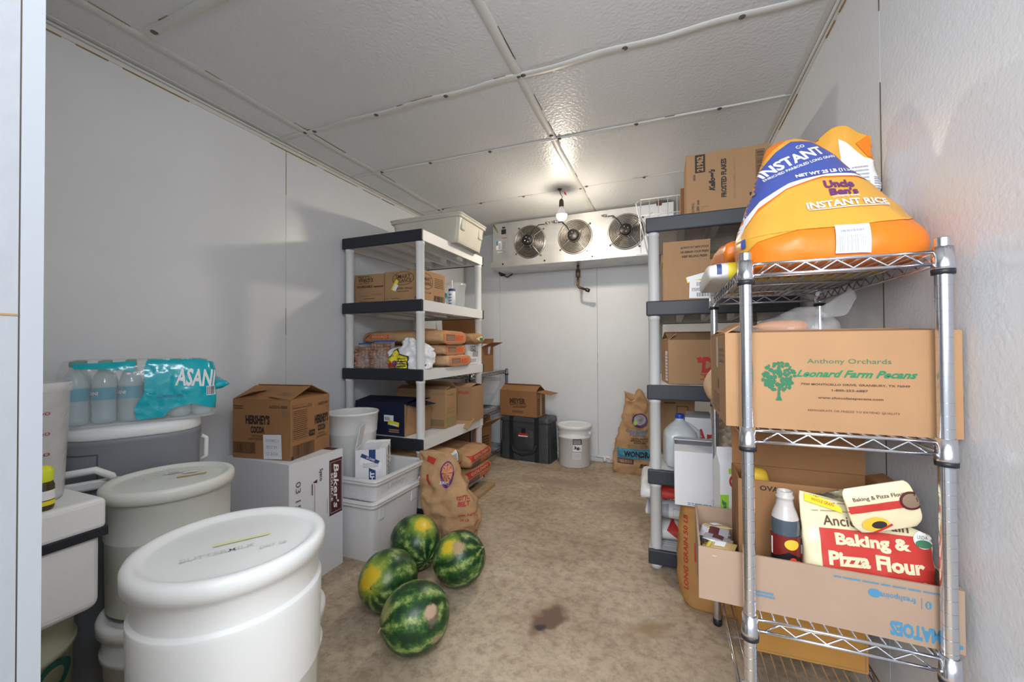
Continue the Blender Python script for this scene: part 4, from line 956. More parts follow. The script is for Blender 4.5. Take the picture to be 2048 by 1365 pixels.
CT = thing('caulk_tube', 'white and navy tube standing in front of the clear container', 'tube', (-1.438, 2.495, Z2))
b = MB(); b.lathe([(0, 0), (.024, 0), (.024, .115), (.0, .118)], LABEL, n=24); b.lathe([(.0246, .105), (.0246, .122), (.0, .124)], BLUE, n=24)
P = Print(b, (-.024, -.05, 0), (1, 0, 0), (0, 0, 1), .048, .12, proj=True, ml=.006); P.lines(.2, .1, .7, .8, 4, TEALB); b.build('tube_body', CT)
b = MB(); b.lathe([(.008, .123), (.006, .16), (.0045, .185), (0, .186)], PLAS, n=16); b.build('nozzle', CT)
ST = thing('small_bottle', 'small teal topped bottle beside the navy tube on the second shelf', 'bottle', (-1.478, 2.475, Z2))
b = MB(); b.lathe([(0, 0), (.014, 0), (.015, .004), (.015, .05), (.009, .062)], BOTTLEP, n=20); b.build('bottle_body', ST); b = MB(); b.lathe([(.010, .06), (.0105, .085), (.005, .093), (0, .094)], mat('teal_plastic', (.02, .35, .42), .4), n=20); b.build('cap', ST)
# --- top shelf bin
tub('food_storage_tub', 'yellowed translucent tub on top of the white shelving unit', (-1.578, 2.562, 1.7915), .555, .405, .192, PLAS_T, bottom=.90, rim=.012)
# --- fourth shelf (top 0.515)
Z4 = .5165
def nav(P):
    P.rect(.60, .42, .79, .62, LABEL); P.rect(.68, .30, .90, .44, YEL, -8); P.rect(.72, .31, .87, .36, LABEL, -8); P.bars(.62, .46, .72, .56, k=10, fr=False); P.lines(.70, .10, .90, .22, 2, mat('tan_print', (.45, .27, .16), .6), .6)
b = MB()
NB = carton('open navy carton with price stickers on the fourth shelf', (-1.735, 2.225, Z4), (.40, .28, .205), -2, NAVYC, KRAFT, flaps={'+y': (6, .14), '-y': (8, .14)}, prints={'front': nav, 'right': lambda P: P.rect(.0, .0, 1, 1, KRAFT)})
q = MB(); q.slab([(.2005, -.14, .206), (.2005, .05, .206), (.285, .075, .185), (.265, -.12, .188)], (0.1, 0, 1), .004, NAVYC); q.build('flap', NB)
q = MB(); q.slab([(.202, -.132, .004), (.202, .06, .004), (.222, .06, .198), (.222, -.125, .198)], (1, 0, -.1), .004, KRAFT); q.build('flap', NB)
def grf(P): P.text('WON CHONG', .2, .90, .28, .055, GREENF, bold=.01); P.text('WON CHONG', .86, .90, .24, .055, GREENF, bold=.01); P.rect(.72, .05, .98, .22, GREEN); P.rect(.73, .06, .97, .21, KRAFT_D); P.bars(.74, .08, .96, .19, GREEN, k=12, fr=False)
def grr(P): P.text('WON CHONG', .5, .86, .55, .06, GREENF); P.text('#10 / 4', .45, .50, .5, .08, GREENF); P.text('NET WT 40 LB', .5, .40, .62, .05, GREENF); P.rect(.12, .05, .90, .25, GREENF); P.rect(.15, .07, .87, .23, KRAFT); P.bars(.16, .09, .86, .21, GREENF, k=12, fr=False)
carton('brown carton with faded green print behind the navy carton', (-1.625, 2.452, Z4), (.40, .155, .262), 0, KRAFT, flaps={'-y': (14, .07), '+y': (40, .08)}, prints={'front': grf, 'right': grr})
def slf(P): P.text('SOLED', .86, .84, .20, .07, RED, bold=.03); P.text('LED', .60, .62, .14, .08, RED, bold=.03); P.rect(.58, .45, .66, .50, RED)
carton('brown carton with red print and a drooping front flap, rear of the fourth shelf', (-1.585, 2.72, Z4), (.46, .215, .262), 2, KRAFT, flaps={'-y': (10, .10), '+y': (8, .10)}, prints={'front': slf, 'right': lambda P: P.rect(.88, 0, .90, 1, KIN)})
b = MB(); b.slab([(0, 0, .004), (.17, 0, .004), (.17, .105, .004), (0, .105, .004)], (0, 0, 1), .004, KRAFT)
lone(b, 'cardboard_flap', 'loose tan cardboard piece leaning between the brown cartons on the fourth shelf', 'cardboard piece', (-1.512, 2.545, Z4+.01), rot=(R(38), R(16), R(6)))
# --- bottom shelf (top 0.10)
Z5 = .101
lying('lowest kraft sack with red stripe at the rear of the bottom shelf', (-1.60, 2.64, Z5), .62, .44, .115, 0, PAPER_K, 11, .006, endprint('red'))
lying('upper kraft sack with red stripe at the rear of the bottom shelf', (-1.59, 2.64, Z5+.122), .60, .42, .125, 3, PAPER_K, 12, .007, topred, tilt=(0, 3))
def lblp(b, L, Wd, h):
    P = Print(b, (L/2, -Wd/2, 0), (0, 1, 0), (0, 0, 1), Wd, h, proj=True, ml=.01); P.rect(.38, .40, .80, .85, INKB); P.rect(.42, .40, .77, .88, LABEL, 4); P.bars(.46, .48, .72, .80, GREYL, vert=False, k=7, fr=False); P.text('BEST', .2, .55, .25, .2, RED, bold=.03); P.rect(.40, .18, .88, .33, RED)
lying('kraft sack with a white barcode label near the front of the bottom shelf', (-1.60, 2.275, Z5+.165), .56, .32, .145, -2, PAPER_K, 13, .008, lblp, tilt=(0, 2))
lying('creased kraft sack lying under the barcode sack on the bottom shelf', (-1.63, 2.285, Z5), .56, .32, .165, 0, PAPER_K, 14, .006)
CW = thing('clear_wrapped_bag', 'clear plastic wrapped bag of tan grain beside the sacks on the bottom shelf', 'bag', (-1.345, 2.32, .104))
b = MB(); b.loft([(0, 0, 0, .04, .13, 2.4), (.01, 0, 0, .085, .19, 2.4), (.07, 0, 0, .10, .20, 2.2), (.12, -.01, 0, .07, .15, 2.2), (.155, -.02, 0, .02, .06, 2.2)], mat('grain_tan', (.42, .26, .19), .6, var=.4, vscale=60, bump=.6, bscale=60), 40, 22, amp=.008, fr=14, seed=4); b.build('grain', CW)
b = MB(); b.loft([(-.002, 0, 0, .05, .14, 2.4), (.01, 0, 0, .098, .205, 2.4), (.07, 0, 0, .114, .215, 2.2), (.125, -.01, 0, .085, .17, 2.2), (.175, -.02, 0, .035, .07, 2.2)], FILM, 40, 22, amp=.008, fr=14, seed=4, ridge=.5); b.build('film_bag', CW)
b = MB(); b.box((-.055, -.33, 0), (.055, .33, .028), mat('tan_board', (.42, .29, .17), .8, var=.12, vscale=12)); lone(b, 'wooden_board', 'tan board on the floor along the bottom of the left shelving unit', 'board', (-1.31, 2.50, .0005), bevel=.003)
# --- tall kraft sack with the orange slice
TS = thing('paper_sack', 'tall kraft sack with orange slice print leaning beside the tubs', 'sack', (-1.158, 2.0, 0), rz=10)
def lean(p): return V((p.x-.075*max(0, p.z-.12)/.33, p.y+.03*p.z/.45, p.z))
b = MB(); b.loft([(0, 0, 0, .22, .15, 3), (.008, 0, 0, .27, .18, 3), (.10, 0, 0, .315, .20, 2.7), (.20, -.005, 0, .315, .185, 2.5), (.29, -.02, 0, .28, .15, 2.4), (.36, -.02, 0, .24, .12, 2.3), (.43, -.03, 0, .21, .085, 2.2), (.468, -.04, 0, .17, .06, 2.2)], PAPER_K, 84, 56, amp=.012, fr=10, seed=21, ridge=1.6, flow=lean)
P = Print(b, (-.20, -.3, 0), (1, 0, 0), (0, 0, 1), .36, .48, proj=True, ml=.009)
P.ell(.50, .74, .105, .145, PURPLE); P.ell(.505, .76, .082, .108, mat('orange_slice', (.70, .27, .12), .6))
for i in range(8): a = 2*pi*i/8; P.poly([(.505, .76), (.505+.075*cos(a), .76+.10*sin(a)), (.505+.075*cos(a+.09), .76+.10*sin(a+.09))], MAROON)
P.text('SUNSET', .47, .65, .14, .03, WINK, rot=0); P.text('COTTON', .80, .50, .22, .05, RED, rot=0, bold=.04); P.text('BELT', .80, .44, .16, .05, RED, bold=.04); P.text('Cane Sugar', .86, .33, .24, .03, RED, shear=.2); P.text('50 LB', .83, .27, .14, .028, RED)
P.rect(.16, .86, .30, .93, RED, -20); P.rect(.20, .62, .24, .74, RED, 20)
P.text('03 21', .50, .25, .14, .04, GREYL, rot=-90, bold=0); P.text('0515', .56, .12, .12, .04, GREYL, rot=-90, bold=0); b.build('sack_body', TS)
# ================================================================ rear of the room
# things on the dark rack
carton('tall open brown carton holding white paper on the dark wire rack', (-1.735, 3.44, .8345), (.28, .22, .235), -4, KRAFT_D, flaps={'+x': (158, .11), '-y': (60, .06), '+y': (100, .08), '-x': (60, .05)})
b = MB(); b.loft([(0, 0, 0, .20, .012, 2.5), (.06, 0, .01, .20, .03, 2.5), (.10, .02, .0, .19, .012, 2.5)], LABEL, 30, 14, amp=.01, fr=14, seed=2); lone(b, 'white_paper', 'sheet of white paper curling out of the open carton on the dark rack', 'paper', (-1.68, 3.44, 1.0), 0)
carton('open brown carton with tall raised flaps at the front of the dark rack top', (-1.765, 3.10, .8345), (.38, .25, .26), 0, KRAFT_D, flaps={'+y': (84, .25), '-x': (118, .20), '-y': (168, .05)})
carton('open brown carton on the lower level of the dark wire rack', (-1.71, 3.20, .092), (.36, .30, .27), -6, KRAFT_D, flaps={'+x': (146, .15), '+y': (80, .09), '-y': (20, .1)}, prints={'right': lambda P: P.lines(.2, .1, .85, .75, 7, INKB, .6)})
carton('dark brown carton low on the dark wire rack behind the white shelving', (-1.79, 3.20, .472), (.34, .30, .20), 0, KIN, closed=True)
# insulated bag
BAGM = mat('charcoal_black_nylon', (.062, .068, .074), .42, bump=1.0, bscale=11, bdist=.012, spec=.5)
IB = thing('insulated_bag', 'black insulated delivery bag with straps on the floor by the rear wall', 'bag', (-1.262, 3.645, 0), rz=-5)
b = MB(); b.loft([(0, 0, 0, .50, .215, 12), (.01, 0, 0, .51, .225, 12), (.20, 0, 0, .505, .225, 9), (.385, 0, 0, .49, .22, 10), (.40, 0, 0, .47, .20, 10)], BAGM, 90, 26, amp=.004, fr=9, seed=7)
b.build('bag_body', IB)
b = MB(); P_ = MB()
b.loft([(.36, 0, 0, .505, .236, 12), (.405, 0, 0, .495, .228, 12), (.412, 0, 0, .47, .20, 10)], BAGM, 90, 8, amp=.003, fr=9, seed=8); b.build('bag_lid', IB)
for sx in (-.13, .13):
    q = MB(); q.box((sx-.022, -.121, .005), (sx+.022, -.117, .40), BLACK); q.box((sx-.022, -.12, .40), (sx+.022, .10, .4145), BLACK); q.build('strap', IB, bevel=.002)
q = MB(); q.loft([(-.1225, 0, .20, .20, .20, 6), (-.126, 0, .20, .19, .19, 6)], mat('charcoal_nylon', (.05, .055, .06), .5, bump=.8, bscale=14), 40, 3, M=Matrix(((1, 0, 0, 0), (0, 0, 1, 0), (0, 1, 0, 0), (0, 0, 0, 1)))); q.build('front_pocket', IB)
q = MB(); q.box((-.02, -.131, .255), (.02, -.127, .31), BLACK); q.box((-.05, -.133, .235), (.045, -.1275, .262), RED); q.box((-.05, -.134, .232), (.045, -.128, .242), LABEL); q.build('logo_tab', IB)
q = MB()
q.tube([(-.13, -.123, .16), (-.10, -.14, .09), (0, -.15, .065), (.10, -.14, .09), (.13, -.123, .16)], .010, BLACK, 8); q.build('carry_handle', IB)
q = MB(); q.tube([(.245, -.112, 0.01), (.247, -.113, .38)], .004, BLACK, 6); q.tube([(-.247, -.113, 0.01), (-.246, -.112, .38)], .004, BLACK, 6); q.build('edge_piping', IB)
def mey(P): P.text('MEYER', .50, .60, .44, .22, INKB, bold=.05); P.text('Beef Company', .52, .44, .46, .09, INKB, shear=.2); P.poly([(.35, .36), (.72, .40), (.78, .48), (.70, .36), (.38, .34)], INKB); P.lines(.35, .14, .65, .24, 2, INKB)
carton('brown carton with ajar flaps on top of the black insulated bag', (-1.325, 3.635, .4150), (.395, .185, .235), -9, KRAFT_D, flaps={'-y': (28, .12), '+y': (30, .12), '+x': (188, .14), '-x': (6, .09)}, prints={'front': mey, 'right': lambda P: (P.lines(.08, .08, .38, .75, 8, INKB, .6), P.lines(.66, .08, .95, .75, 8, INKB, .6), P.rect(.42, 0, .6, .9, PAPER_L))})
b = MB(); b.loft([(0, 0, 0, .17, .05, 2), (.008, 0, 0, .15, .03, 2)], FILM, 30, 5, amp=.008, fr=20); lone(b, 'plastic_scrap', 'scrap of clear plastic on the floor before the black insulated bag', 'plastic scrap', (-1.235, 3.50, .0005))
def pail(P):
    P.rect(.56, .56, .80, .70, INK); P.lines(.58, .58, .78, .68, 3, LABEL); P.rect(.56, .40, .80, .56, LABEL); P.text('3g.', .68, .48, .18, .09, INK, bold=.05); P.rect(.55, .22, .78, .37, LABEL); P.lines(.56, .24, .77, .36, 5, GREYL)
    for z in (.85, .72, .60, .45, .30): P.rect(.06, z, .09, z+.04, GREYL)
bucket('white lidded pail with paper labels and wire handle by the rear wall', -.812, 3.605, 0, .372, .150, rings=((.265, 'ring'),), bail=(-12, 78, False), prints=pail, taper=.93, mt=PLAS)
# Wondra sack
WS = thing('paper_sack', 'open kraft flour sack with blue band standing by the rear wall', 'sack', (-.275, 3.56, 0), rz=3)
b = MB(); b.loft([(0, 0, 0, .34, .15, 5), (.006, 0, 0, .365, .17, 5), (.12, 0, 0, .37, .175, 4), (.28, .01, 0, .335, .16, 3.4), (.42, .02, 0, .28, .13, 3), (.52, .02, 0, .23, .10, 2.6), (.60, .01, 0, .20, .075, 2.4), (.655, .0, 0, .17, .05, 2.2)], PAPER_K, 90, 60, amp=.012, fr=9, seed=31, ridge=1.5, flow=lambda p: V((p.x+.02*noise.noise(p*9)*(p.z > .45), p.y, p.z+(.05*sin(p.x*42) if p.z > .6 else 0)*(p.z-.6)/.055)))
P = Print(b, (-.185, -.3, 0), (1, 0, 0), (0, 0, 1), .37, .65, proj=True, ml=.010)
P.rect(.10, .20, .96, .33, mat('sky_blue_print', (.06, .30, .48), .6)); P.text('WONDRA', .56, .262, .62, .075, INK, bold=.05); P.rect(.10, .135, .46, .195, MAROON); P.bars(.12, .145, .44, .185, PAPER_L, k=14, fr=False); P.text('58993', .78, .12, .40, .05, INK, bold=.05, shear=.2)
P.text('QUICK-MIXING', .60, .46, .36, .022, INKB, bold=.03); P.text('ENRICHED FLOUR', .60, .435, .40, .022, INKB, bold=.03); P.text('BLEACHED', .60, .408, .26, .022, INKB, bold=.03); P.lines(.34, .34, .86, .39, 3, INKG)
P.text('Gold Medal', .52, .555, .44, .04, mat('faded_blue', (.16, .24, .38), .6), bold=.04); P.text('FLOUR', .56, .515, .34, .04, mat('faded_blue', (.16, .24, .38), .6), bold=.05); P.ell(.60, .69, .17, .09, PURPLE); P.ell(.60, .70, .13, .065, GREYL); P.ell(.50, .66, .04, .03, LIME)
b.build('sack_body', WS)
# ================================================================ right plastic unit
def kel(P):
    P.rect(.11, .70, .235, .985, INK); P.text('21962', .172, .84, .24, .085, KRAFT, rot=90, bold=.05); P.text('38000', .10, .63, .10, .03, INKB, rot=90)
    P.text("Kellogg's", .325, .56, .34, .10, INK, rot=90, bold=.05, shear=.3); P.text('FROSTED FLAKES', .455, .57, .60, .065, INK, rot=90, bold=.04); P.text('LOT 11 2021 ADN 1   2021 11 11', .58, .55, .62, .022, INKG, rot=90, bold=-.005)
    P.bars(.835, .42, .915, .92, vert=False, k=30); P.text('-4', .81, .17, .30, .12, INK, rot=90, bold=.03); P.text('72 PKG', .08, .14, .16, .03, INKB, rot=90); P.text('1.20 oz', .14, .16, .22, .035, INKB, rot=90, bold=.03); P.frame(.19, .03, .27, .16, INKG, .001)
carton('kraft cereal flakes carton standing sideways on top of the grey shelving unit', (.262, 2.225, 1.6965), (.358, .20, .305), 1, KRAFT, closed=True, prints={'front': kel})
carton('plain brown carton directly behind the cereal flakes carton', (.245, 2.455, 1.6965), (.36, .20, .235), 0, KRAFT_D, closed=True)
# white coated wire panel
b = MB(); wm = mat('white_coated_wire', (.78, .78, .78), .4)
for z in (2.075, 1.965): b.tube([(-.175, 2.87, z), (.30, 2.87, z)], .004, wm, 8)
for i in range(9): x = -.175+.058*i; b.tube([(x, 2.872, 2.075), (x, 2.872, 1.70), ], .003, wm, 6)
b.tube([(-.175, 2.87, 2.075), (-.205, 2.87, 2.055), (-.13, 2.87, 1.70)], .004, wm, 8); b.tube([(-.17, 2.87, 2.07), (-.175, 2.87, 1.99), (-.115, 2.87, 1.71)], .003, wm, 6); b.tube([(-.16, 2.868, 1.92), (-.10, 2.868, 1.98)], .003, wm, 6)
b.tube([(-.205, 2.87, 1.702), (.30, 2.87, 1.702)], .004, wm, 8)
lone(b, 'wire_panel', 'white coated wire shelf panel standing on edge at the back of the grey unit', 'wire panel', (0, 0, 0))
def ks(P): P.rect(.32, .50, .60, .64, YEL, 14); P.rect(.33, .53, .61, .65, LABEL, 14); P.rect(.36, .06, .73, .50, LABEL, -2); P.bars(.46, .36, .64, .46, k=14, fr=False); P.bars(.46, .10, .64, .20, k=14, fr=False); P.lines(.39, .24, .70, .33, 3, INKG)
def ksf(P): P.text('ALWAYS PUT NEW STOCK', .68, .66, .60, .11, INK, bold=.04, shear=.25); P.text('OR REMAIN YOUR FRESH', .68, .44, .60, .11, INK, bold=.04, shear=.25); P.text('KEEP SELLING FRESH', .68, .22, .54, .11, INK, bold=.04, shear=.25)
KB = carton('open kraft carton with a raised stock-rotation flap on the second grey shelf', (.135, 2.235, 1.2915), (.33, .24, .195), 2, KRAFT, flaps={'-x': (96, .04), '+y': (60, .08)}, prints={'front': ks})
q = MB(); q.slab([(-.165, -.119, .195), (.045, -.119, .195), (.047, -.127, .292), (-.163, -.127, .292)], (0, -1, 0), .004, KRAFT); P = Print(q, (-.165, -.119, .195), (1, 0, 0), (0, -.08, 1), .21, .097); ksf(P); q.build('flap', KB)
carton('long brown carton lying behind the open kraft carton on the second grey shelf', (.30, 2.48, 1.2915), (.40, .20, .24), 0, KRAFT_D, closed=True, prints={'front': lambda P: (P.rect(.06, .70, .30, .95, INKG), P.lines(.40, .72, .75, .92, 3, INKG))})
def dur(P):
    P.text('D', .50, .44, .16, .36, RED, bold=.06, shear=.1); P.text('URANGO', .80, .38, .42, .19, RED, bold=.05); P.text('Texas Onions', .72, .16, .58, .09, RED)
    P.poly([(.36, .60), (.42, .62), (.44, .50), (.38, .48)], RED)
    for r in ((.55, .50, .565, .84), (.55, .825, .68, .845), (.67, .62, .685, .845), (.67, .62, .80, .64), (.40, .10, .98, .12), (.40, .22, .98, .235)): P.rect(*r, RED)
def durl(P): P.text('DUR', .22, .6, .25, .2, RED, rot=90); P.rect(.62, .05, .92, .75, LABEL); P.lines(.66, .1, .9, .7, 8, GREYL)
carton('kraft carton with red produce lettering on the third grey shelf', (.155, 2.285, .8865), (.36, .26, .215), 8, KRAFT, flaps={'-y': (18, .12), '+y': (22, .12), '-x': (42, .05), '+x': (5, .1)}, prints={'front': dur, 'left': durl})
b = MB(); b.loft([(0, 0, 0, .24, .2, 4), (.01, 0, 0, .27, .22, 4), (.05, 0, 0, .28, .23, 4), (.075, 0, 0, .285, .235, 4)], CLEARP, 60, 10); lone(b, 'clear_plastic_tray', 'clear plastic tray under the second grey shelf, above the red lettered carton', 'tray', (.20, 2.66, .8865))
# shelf 4: jug, box, Arkansas box
JG = thing('milk_jug', 'translucent gallon jug with a blue cap and blue label', 'jug', (.045, 2.185, .4795), rz=8)
b = MB(); b.loft([(0, 0, 0, .115, .115, 4), (.006, 0, 0, .142, .142, 5), (.05, 0, 0, .150, .150, 6), (.13, 0, 0, .150, .150, 5), (.165, 0, 0, .140, .140, 3.5), (.195, 0, 0, .100, .100, 2.6), (.215, 0, 0, .058, .058, 2.1), (.226, 0, 0, .040, .040, 2), (.236, 0, 0, .038, .038, 2)], JUGP, 60, 40)
P = Print(b, (-.075, -.2, 0), (1, 0, 0), (0, 0, 1), .15, .25, proj=True, ml=.006); P.rect(.30, .06, .62, .42, mat('sky_blue_label', (.0, .30, .55), .4)); P.rect(.36, .20, .56, .32, LIME); P.ell(.46, .14, .06, .03, YEL); b.build('jug_body', JG)
b = MB(); b.lathe([(.021, .232), (.0215, .234), (.0215, .250), (.019, .253), (0, .253)], mat('blue_cap', (.01, .06, .42), .4), n=28); b.build('cap', JG)
b = MB(); b.tube([(.066, .0, .10), (.088, .0, .13), (.086, .0, .165), (.055, .0, .19), (.03, .0, .205)], .011, JUGP, 12); b.build('jug_handle', JG)
def cr(P): P.frame(.62, .35, .86, .86, INK, .003); P.rect(.62, .60, .86, .62, INK); P.rect(.62, .48, .86, .50, INK); P.text('3401073', .12, .80, .22, .06, INKB, rot=90); P.text('4-24 CT', .12, .18, .26, .08, INKB, rot=90, bold=.03); P.lines(.35, .90, .6, .96, 1, INKB)
carton('brown carton printed 4-24 CT at the left of the fourth grey shelf', (.005, 2.52, .4795), (.245, .20, .30), 0, KRAFT, closed=True, prints={'front': cr})
def ark(P): P.text('Arkansas', .42, .60, .62, .34, RED, bold=.04, shear=0); P.rect(.12, .36, .60, .375, RED); P.rect(.2, .30, .7, .31, RED)
carton('white carton with red serif lettering behind the translucent jug', (.285, 2.30, .4795), (.42, .22, .235), -3, WHITE, closed=True, prints={'front': ark})
# things standing at the front
def wb(P): P.rect(.12, .0, .36, .04, TEALB) if False else P.lines(.12, .02, .55, .08, 2, TEALB)
RS = thing('paper_sack', 'big kraft sack with red letter R standing on the floor under the white carton', 'sack', (.235, 1.895, 0), rz=-2)
b = MB(); b.loft([(0, 0, 0, .34, .19, 4), (.012, 0, 0, .385, .225, 4), (.10, 0, 0, .42, .24, 3.4), (.28, 0, 0, .41, .235, 3.4), (.40, 0, 0, .385, .22, 4), (.428, 0, 0, .35, .20, 4)], mat('golden_kraft_paper', (.46, .24, .085), .8, var=.1, bump=.8, bscale=14, bdist=.006, spec=.25), 90, 46, amp=.008, fr=8, seed=41, ridge=.9)
P = Print(b, (-.2, -.3, 0), (1, 0, 0), (0, 0, 1), .40, .43, proj=True, ml=.01); P.text('RICE', .45, .55, .62, .17, RED, bold=.05); P.text('LONG GRAIN 50 LB', .06, .52, .70, .04, RED, rot=90, bold=.02); b.build('sack_body', RS)
carton('plain white carton with a yellow marker line on top of the kraft rice sack', (.215, 1.90, .4305), (.40, .27, .215), 0, WHITE, flaps={'-y': (3, .10), '+y': (8, .14)}, prints={'front': wb}, fprint={'-y': lambda P: (P.rect(.40, .48, .72, .56, YEL, 2),)})
# sacks of flour on the lowest grey shelf
G_F = 'white flour sacks on the bottom shelf of the grey unit'
def wsk(b, L, Wd, h):
    P = Print(b, (-L/2, -Wd/2, 0), (1, 0, 0), (0, 0, 1), L, h, proj=True, ml=.01); P.rect(.18, .35, .34, .95, RED, 12); P.rect(.36, .4, .46, .95, INKG); P.text('ALL-PURPOSE', .38, .30, .36, .13, INKB, bold=.02); P.text('H & R FLOUR', .38, .13, .32, .13, INKB, bold=.02)
    P = Print(b, (-L/2, Wd/2, 0), (0, -1, 0), (0, 0, 1), Wd, h, proj=True, ml=.01); P.rect(.66, .3, .82, .55, RED, 20)
def wsk2(b, L, Wd, h):
    P = Print(b, (-L/2, -Wd/2, 0), (1, 0, 0), (0, 0, 1), L, h, proj=True, ml=.01); P.frame(.26, .45, .42, .8, GREYL, .0015); P.rect(.03, .1, .22, .9, GREYL)
def wsk3(b, L, Wd, h):
    P = Print(b, (-L/2, -Wd/2, 0), (1, 0, 0), (0, 0, 1), L, h, proj=True, ml=.01); P.rect(.14, .45, .28, .85, RED, -35); P.bars(.34, .15, .50, .45, GREYL, k=10); P.lines(.3, .5, .6, .85, 3, GREYL)
lying('lowest white flour sack on the bottom grey shelf, with a barcode and red corner', (.165, 2.32, .096), .50, .40, .10, 0, WPAPER, 51, .006, wsk3, group=G_F)
lying('plain grey-banded white flour sack in the middle of the bottom grey shelf stack', (.145, 2.31, .197), .52, .40, .095, -3, WPAPER, 52, .008, wsk2, group=G_F)
lying('top white all-purpose flour sack of the bottom grey shelf stack', (.12, 2.30, .293), .54, .40, .105, 2, WPAPER, 53, .009, wsk, group=G_F)
# ================================================================ chrome rack contents
DK = 1.2635
# yellow and white sack lying on the top shelf
def ysk(b, L, Wd, h):
    P = Print(b, (-L/2, -Wd/2, 0), (1, 0, 0), (0, 0, 1), L, h, proj=True, ml=.01); P.rect(.13, .0, 1.0, .92, YEL); P.text('YELLOW CORN MEAL', .48, .42, .46, .26, INKB, bold=.02, shear=.1); P.rect(.06, .3, .09, .8, BLUE)
lying('yellow and white corn meal sack lying under the rice sacks on the chrome rack', (.312, 1.46, DK), .415, .36, .060, 0, WPAPER, 61, .003, ysk, e=4, pinch=.8)
ORB = mat('orange_bag', (.72, .185, .012), .36, bump=.5, bscale=15, bdist=.005, spec=.45)
GOR = mat('golden_orange_bag', (.66, .33, .045), .36, bump=.5, bscale=15, bdist=.005, spec=.45)
BLB = mat('cobalt_bag_print', (.055, .085, .33), .36, bump=.5, bscale=15, bdist=.005, spec=.45)
WBG = mat('white_bag_print', (.80, .79, .80), .36, bump=.5, bscale=15, bdist=.005)
lying('orange rice sack lying flat behind the blue-and-orange rice sack', (.325, 1.50, DK+.0575), .36, .30, .085, 4, ORB, 62, .008, lambda b, L, Wd, h: Print(b, (-L/2, -Wd/2, 0), (1, 0, 0), (0, 0, 1), L, h, proj=True, ml=.01).rect(.10, .0, .13, 1, WBG), name='rice_sack', e=3)
# the big rice sack: broad base slumping towards the camera, drawn up to a peak
RB = thing('rice_sack', 'large blue and orange instant rice sack slumped on the chrome rack', 'sack', (.352, 1.20, DK))
def slump(p): return V((p.x-.012*(p.z/.33)**1.5, p.y+.12*(p.z/.33)**1.2, p.z*1.12))
b = MB(); b.loft([(0, 0, .0, .33, .20, 4), (.008, 0, 0, .352, .24, 3.6), (.05, 0, -.005, .366, .26, 3), (.10, -.005, 0, .345, .235, 2.6), (.16, -.005, 0, .285, .185, 2.3), (.22, -.01, 0, .225, .135, 2.2), (.28, -.016, 0, .170, .09, 2.1), (.325, -.022, 0, .115, .05, 2), (.345, -.025, 0, .06, .02, 2)], ORB, 110, 80, amp=.006, fr=9, seed=71, ridge=.6, flow=slump)
P = Print(b, (-.19, -.5, 0), (1, 0, 0), (0, 0, 1), .38, .386, proj=True, ml=.008)
P.poly([(.0, .06), (.10, .16), (.30, .20), (.60, .20), (.85, .22), (1.0, .28), (1, .42), (.90, .50), (.70, .57), (.50, .575), (.30, .52), (.12, .38), (.0, .20)], GOR)
P.poly([(-.02, .12), (.06, .30), (.14, .42), (.30, .53), (.50, .59), (.70, .585), (.86, .52), (.90, .51), (.92, .53), (.84, .60), (.6, .62), (.3, .57), (.1, .44), (-.02, .26)], WBG)
P.poly([(-.02, .17), (.06, .36), (.16, .48), (.32, .57), (.50, .61), (.70, .605), (.88, .53), (.80, .72), (.62, .84), (.52, .93), (.40, .97), (.30, .90), (.15, .74), (-.02, .5)], BLB)
P.poly([(.13, .73), (.28, .895), (.38, .98), (.44, .99), (.52, .93), (.40, .955), (.30, .88), (.16, .715)], GOR)
P.text('INSTANT', .375, .775, .40, .085, WINK, rot=20, bold=.03); P.text('ENRICHED PARBOILED LONG GRAIN', .41, .71, .44, .022, WINK, rot=17); P.text('CO', .44, .885, .05, .03, WINK, rot=12); P.text('NET WT 25 LB (11.34 kg)', .555, .625, .38, .036, WINK, rot=4, bold=.04)
P.text('Uncle', .575, .515, .165, .062, PURPLE, bold=.045); P.text("Ben's", .585, .452, .15, .055, PURPLE, bold=.045); P.text('INSTANT RICE', .585, .362, .42, .05, WINK, bold=.03); P.rect(.38, .325, .79, .331, WINK); P.text('CONVERTED BRAND', .585, .41, .14, .014, WINK)
P.rect(.475, .035, .635, .20, LABEL, -3); P.bars(.49, .045, .615, .135, GREYL, k=14, fr=False); P.lines(.50, .155, .61, .175, 1, GREYL, .7); P.rect(.03, .14, .05, .20, BLB)
P.rect(.125, .55, .145, .64, KRAFT, 10)
b.build('sack_body', RB)
R2 = thing('rice_sack', 'upright orange and purple lettered rice sack behind the slumped one', 'sack', (.440, 1.40, 1.410), rz=-8)
b = MB(); b.loft([(-.0, 0, 0, .20, .10, 3), (.01, 0, 0, .22, .13, 3), (.10, 0, 0, .20, .11, 2.6), (.17, .0, 0, .17, .07, 2.3), (.23, .01, 0, .15, .035, 2.1), (.265, .02, 0, .13, .012, 2)], GOR, 80, 50, amp=.008, fr=10, seed=72, ridge=.8)
for i, v in enumerate(b.v): b.v[i] = V((v.x, v.y, v.z+(.03*sin(v.x*38+1.2) if v.z > .2 else 0)*(v.z-.2)/.085))
P = Print(b, (-.11, -.3, 0), (1, 0, 0), (0, 0, 1), .22, .29, proj=True, ml=.008)
P.poly([(.60, .0), (1, .0), (1, .55), (.80, .62), (.62, .80), (.55, .85)], WBG); P.poly([(.84, .62), (1, .6), (1, .8), (.86, .86), (.72, .78)], ORB); P.text('Uncle', .30, .72, .60, .19, PURPLE, rot=-50, bold=.05); P.lines(.66, .35, .82, .55, 5, GREYL); P.bars(.86, .20, .96, .42, GREYL, vert=False, k=10, fr=False)
b.build('sack_body', R2)
